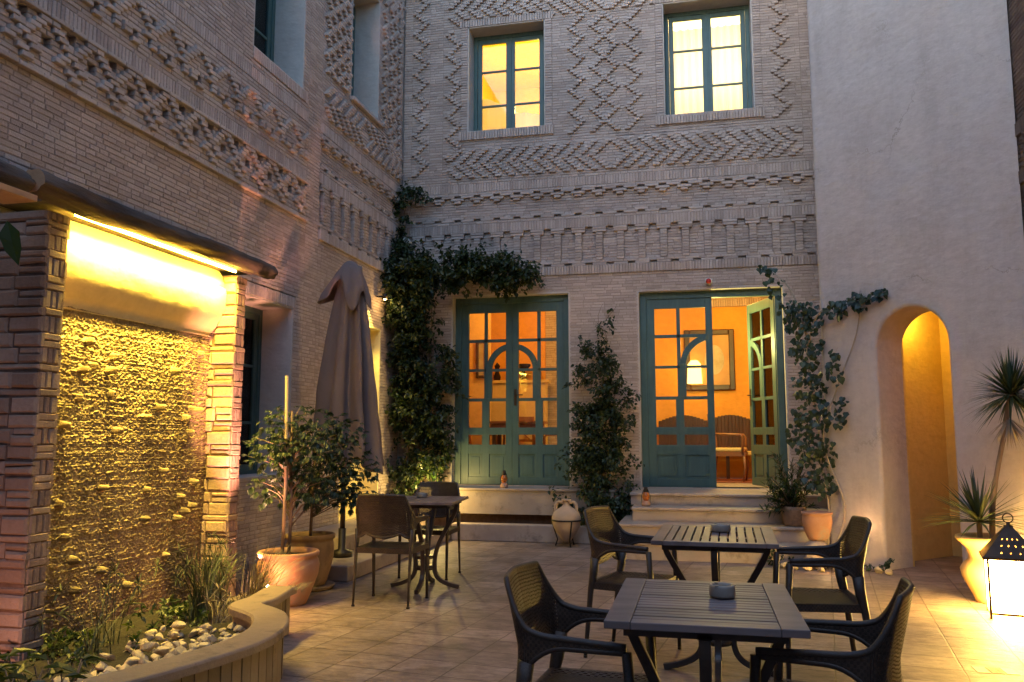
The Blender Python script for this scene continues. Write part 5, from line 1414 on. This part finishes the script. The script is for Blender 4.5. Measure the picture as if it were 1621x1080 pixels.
tuft((-3.22,5.02,.05),105,.58,.26,41,'tall green papyrus clump at the far end of the planter','grass',9)
tuft((-2.98,5.22,.03),130,.55,.30,42,'dry reddish reeds leaning towards the orange pot','grassdry',0,(.10,.06))
tuft((-2.92,4.72,.08),34,.26,.16,43,'small pale star headed papyrus behind the rock heap','grassdry',5)
tuft((-3.48,5.6,.02),170,.50,.20,44,'dark green grass against the foot of the water wall','grass',6)
tuft((-3.22,4.0,.05),22,.50,.34,45,'sparse thin reeds growing before the stone panel','grass',4,(.02,.05),wd=.0032)
tuft((-3.38,4.35,.05),12,.58,.25,46,'few dark papyrus stems in the middle of the planter','grass',3,wd=.0032)
tuft((-2.62,5.08,.25),50,.08,.14,47,'small trailing grass over the far end of the planter coping','grassdry',0,(.05,-.02))
plant('ground_cover',(-3.5,4.6,.04),'dark low ground plants along the foot of the stone water wall','plant',[((-3.55,4.3,.09),(.16,.5,.05),500),((-3.5,5.2,.10),(.18,.45,.07),500),((-3.2,4.7,.08),(.2,.3,.04),260),((-3.2,3.9,.08),(.25,.3,.05),260)],'leafdark',.045,.02,77,ymax=None,out=(.2,-.2,.3),spread=.05,droop=.2)
# broad leaved plant, near corner
t=thing('broad_leaf_plant',(-2.85,3.0,.05),'dark broad leaved plant at the near end of the planter','plant'); r_=random.Random(51); m=MB(); s=MB()
for k in range(64):
    a=r_.uniform(0,6.28); c=Vector((-2.85+r_.uniform(-.30,.25),3.02+r_.uniform(-.18,.18),.08)); p=c+Vector((math.cos(a)*.08,math.sin(a)*.08,r_.uniform(.04,.24)))
    leaf(m,p,rdir(r_,(math.cos(a),math.sin(a),.1),.4),Vector((0,0,1)),r_.uniform(.09,.15),r_.uniform(.04,.06),.2,.4)
    s.tube([c,p],.003,5)
m.build('foliage',M['leafdark'],t); s.build('stem',M['bark'],t)
t=thing('foreground_shrub',(-1.75,1.35,0),'shrub at the left edge, showing only a few dark hanging leaves','shrub'); m=MB(); s=MB()
s.tube([(-1.85,1.5,0),(-1.85,1.55,1.0),(-1.72,1.6,1.66)],[.012,.01,.005],8)
for p,d,L in (((-1.605,1.62,1.765),(.28,.05,-1),.11),((-1.64,1.62,1.78),(-.2,-.3,-.8),.12)):
    leaf(m,Vector(p),Vector(d),Vector((.3,-.8,.4)),L,L*.42,.2,.15)
s.tube([(-1.72,1.6,1.66),(-1.66,1.61,1.76),(-1.605,1.62,1.765)],[.005,.004,.002],6)
for k in range(190):
    zz=r_.uniform(.25,1.75); c=Vector((-1.98+r_.gauss(0,.10),1.42+r_.gauss(0,.09),zz)); 
    if c.x>-1.84: continue
    leaf(m,c,rdir(r_,(0,0,-.6),.8),rdir(r_,(0,0,1.5),.5),r_.uniform(.09,.14),r_.uniform(.04,.055),.2,.3)
    if k%3==0: s.tube([(-1.86,1.52,max(.1,zz-.15)),c],[.004,.002],5)
m.build('foliage',M['leafdark'],t); s.build('stem',M['bark'],t)
# ------------------------------------------------------------------ wall spotlight, pipe in the corner
sp=thing('wall_spotlight',(-3.9,9.72,3.0),'small lit spotlight on the wall above the yellow doorway','spotlight')
m=MB(); m.tube([(-3.95,9.72,3.02),(-3.86,9.72,3.02)],.01,8); m.lathe([(0,.05),(.03,.05),(.034,-.02),(.03,-.02)],16,(-3.84,9.72,3.0)); m.build('housing',M['iron'],sp)
m=MB(); m.lathe([(0,-.03),(.018,-.022),(.026,-.012),(.026,-.008)],12,(-3.84,9.72,3.0)); m.build('bulb',emit('wsp',(1,.62,.2),60),sp)
pp_=thing('wall_pipe',(-3.86,10.5,3.92),'short pale pipe end poking from the brick corner above the climber','pipe'); m=MB(); m.tube([(-3.84,10.6,3.90),(-3.82,10.40,3.91)],.035,16,cap=False); m.build('body',M['white'],pp_,solid=.008)
wp=thing('white_cable',(-3.9,9.4,.5),'thin',None) if False else None
# ------------------------------------------------------------------ light
W=bpy.data.worlds.new('World'); sc.world=W; W.use_nodes=True; nt=W.node_tree; bg=nt.nodes['Background']
sky=nt.nodes.new('ShaderNodeTexSky'); sky.sky_type='NISHITA'; sky.sun_disc=False
SE,SR=math.radians(11),math.radians(200); sky.sun_elevation=SE; sky.sun_rotation=SR; sky.ozone_density=5.4; sky.air_density=1.2
nt.links.new(sky.outputs[0],bg.inputs['Color']); bg.inputs['Strength'].default_value=.15
d=bpy.data.lights.new('sun','SUN'); d.energy=.12; d.angle=math.radians(35); d.color=(1,.93,.93); so=bpy.data.objects.new('sun',d); COL.objects.link(so); so.rotation_euler=(math.radians(26),0,math.radians(15))
lamp('niche_glow','AREA',(-3.605,5.02,2.555),(1,.70,.09),180,ww,spread=math.radians(115),shape="RECTANGLE",size=.05,size_y=1.7,rot=(0,math.radians(16),0))
uplight((-3.02,5.50,.09),'tiny lit ground spotlight in front of the orange terracotta pot',glow=60)
lamp('pot_light','POINT',(-3.02,5.50,.24),(1,.42,.20),9,None,.02)
ls_=lamp('wall_grazer','SPOT',(-3.20,5.55,.16),(1,.42,.28),900,None,.02,spot_size=math.radians(46),spot_blend=.8); ls_.rotation_euler=(Vector((-3.96,6.80,3.6))-Vector((-3.20,5.55,.16))).to_track_quat('-Z','Y').to_euler()
lamp('planter_light','POINT',(-3.62,3.25,.14),(1,.45,.28),16,None,.03)
uplight((1.50,8.60,.28),'tiny lit spotlight at the foot of the vine beside the plaster wall',glow=90,s=.7)
lamp('vine_light','POINT',(1.46,8.52,.40),(1,.6,.25),2.,None,.02)
lamp('small_pot_light','POINT',(1.12,8.25,.12),(1,.6,.22),1.2,None,.03)
lamp('lantern_light','POINT',(2.17,6.65,.28),(1,.66,.12),30,None,.05)
lamp('floor_light','SPOT',(2.35,5.0,1.5),(1,.66,.12),950,None,.08,rot=(math.radians(-4),math.radians(12),0),spot_size=math.radians(78),spot_blend=1)
pq=A1+dn*.42+dv*.25; lamp('passage_light','POINT',(pq.x,pq.y,2.50),(1,.64,.08),20,None,.05)
lamp('doorway_light','SPOT',(-3.82,9.45,2.95),(1,.72,.16),150,None,.05,rot=(math.radians(8),math.radians(8),0),spot_size=math.radians(60),spot_blend=.6)
lamp('corner_light','POINT',(-3.76,9.72,2.93),(1,.62,.2),5,None,.02)
lamp('vine_floor_light','POINT',(-3.25,9.9,.62),(1,.72,.22),46,None,.04)
lamp('courtyard_light','POINT',(3.0,-1.2,.3),(1,.50,.32),24,None,.06)
lamp('room_lamp','POINT',(-2.6,11.9,3.3),(1,.49,.09),66,None,.12)
lamp('room_lamp','POINT',(.5,11.8,3.3),(1,.46,.08),66,None,.12)
lamp('room_lamp','POINT',(.22,11.2,2.5),(1,.86,.26),125,None,.08)
lamp('upper_lamp','POINT',(-2.2,12.4,6.4),(1,.80,.25),130,None,.1)
lamp('upper_lamp','POINT',(.3,12.2,6.4),(1,.84,.5),300,None,.1)
sc.view_settings.view_transform='Standard'; sc.view_settings.look='None'; sc.view_settings.exposure=2.06; sc.view_settings.gamma=1
sc.cycles.use_denoising=True; sc.cycles.max_bounces=6; sc.cycles.diffuse_bounces=4; sc.cycles.glossy_bounces=3; sc.cycles.transparent_max_bounces=8; sc.cycles.transmission_bounces=4; sc.cycles.sample_clamp_indirect=6; sc.cycles.caustics_reflective=False; sc.cycles.caustics_refractive=False
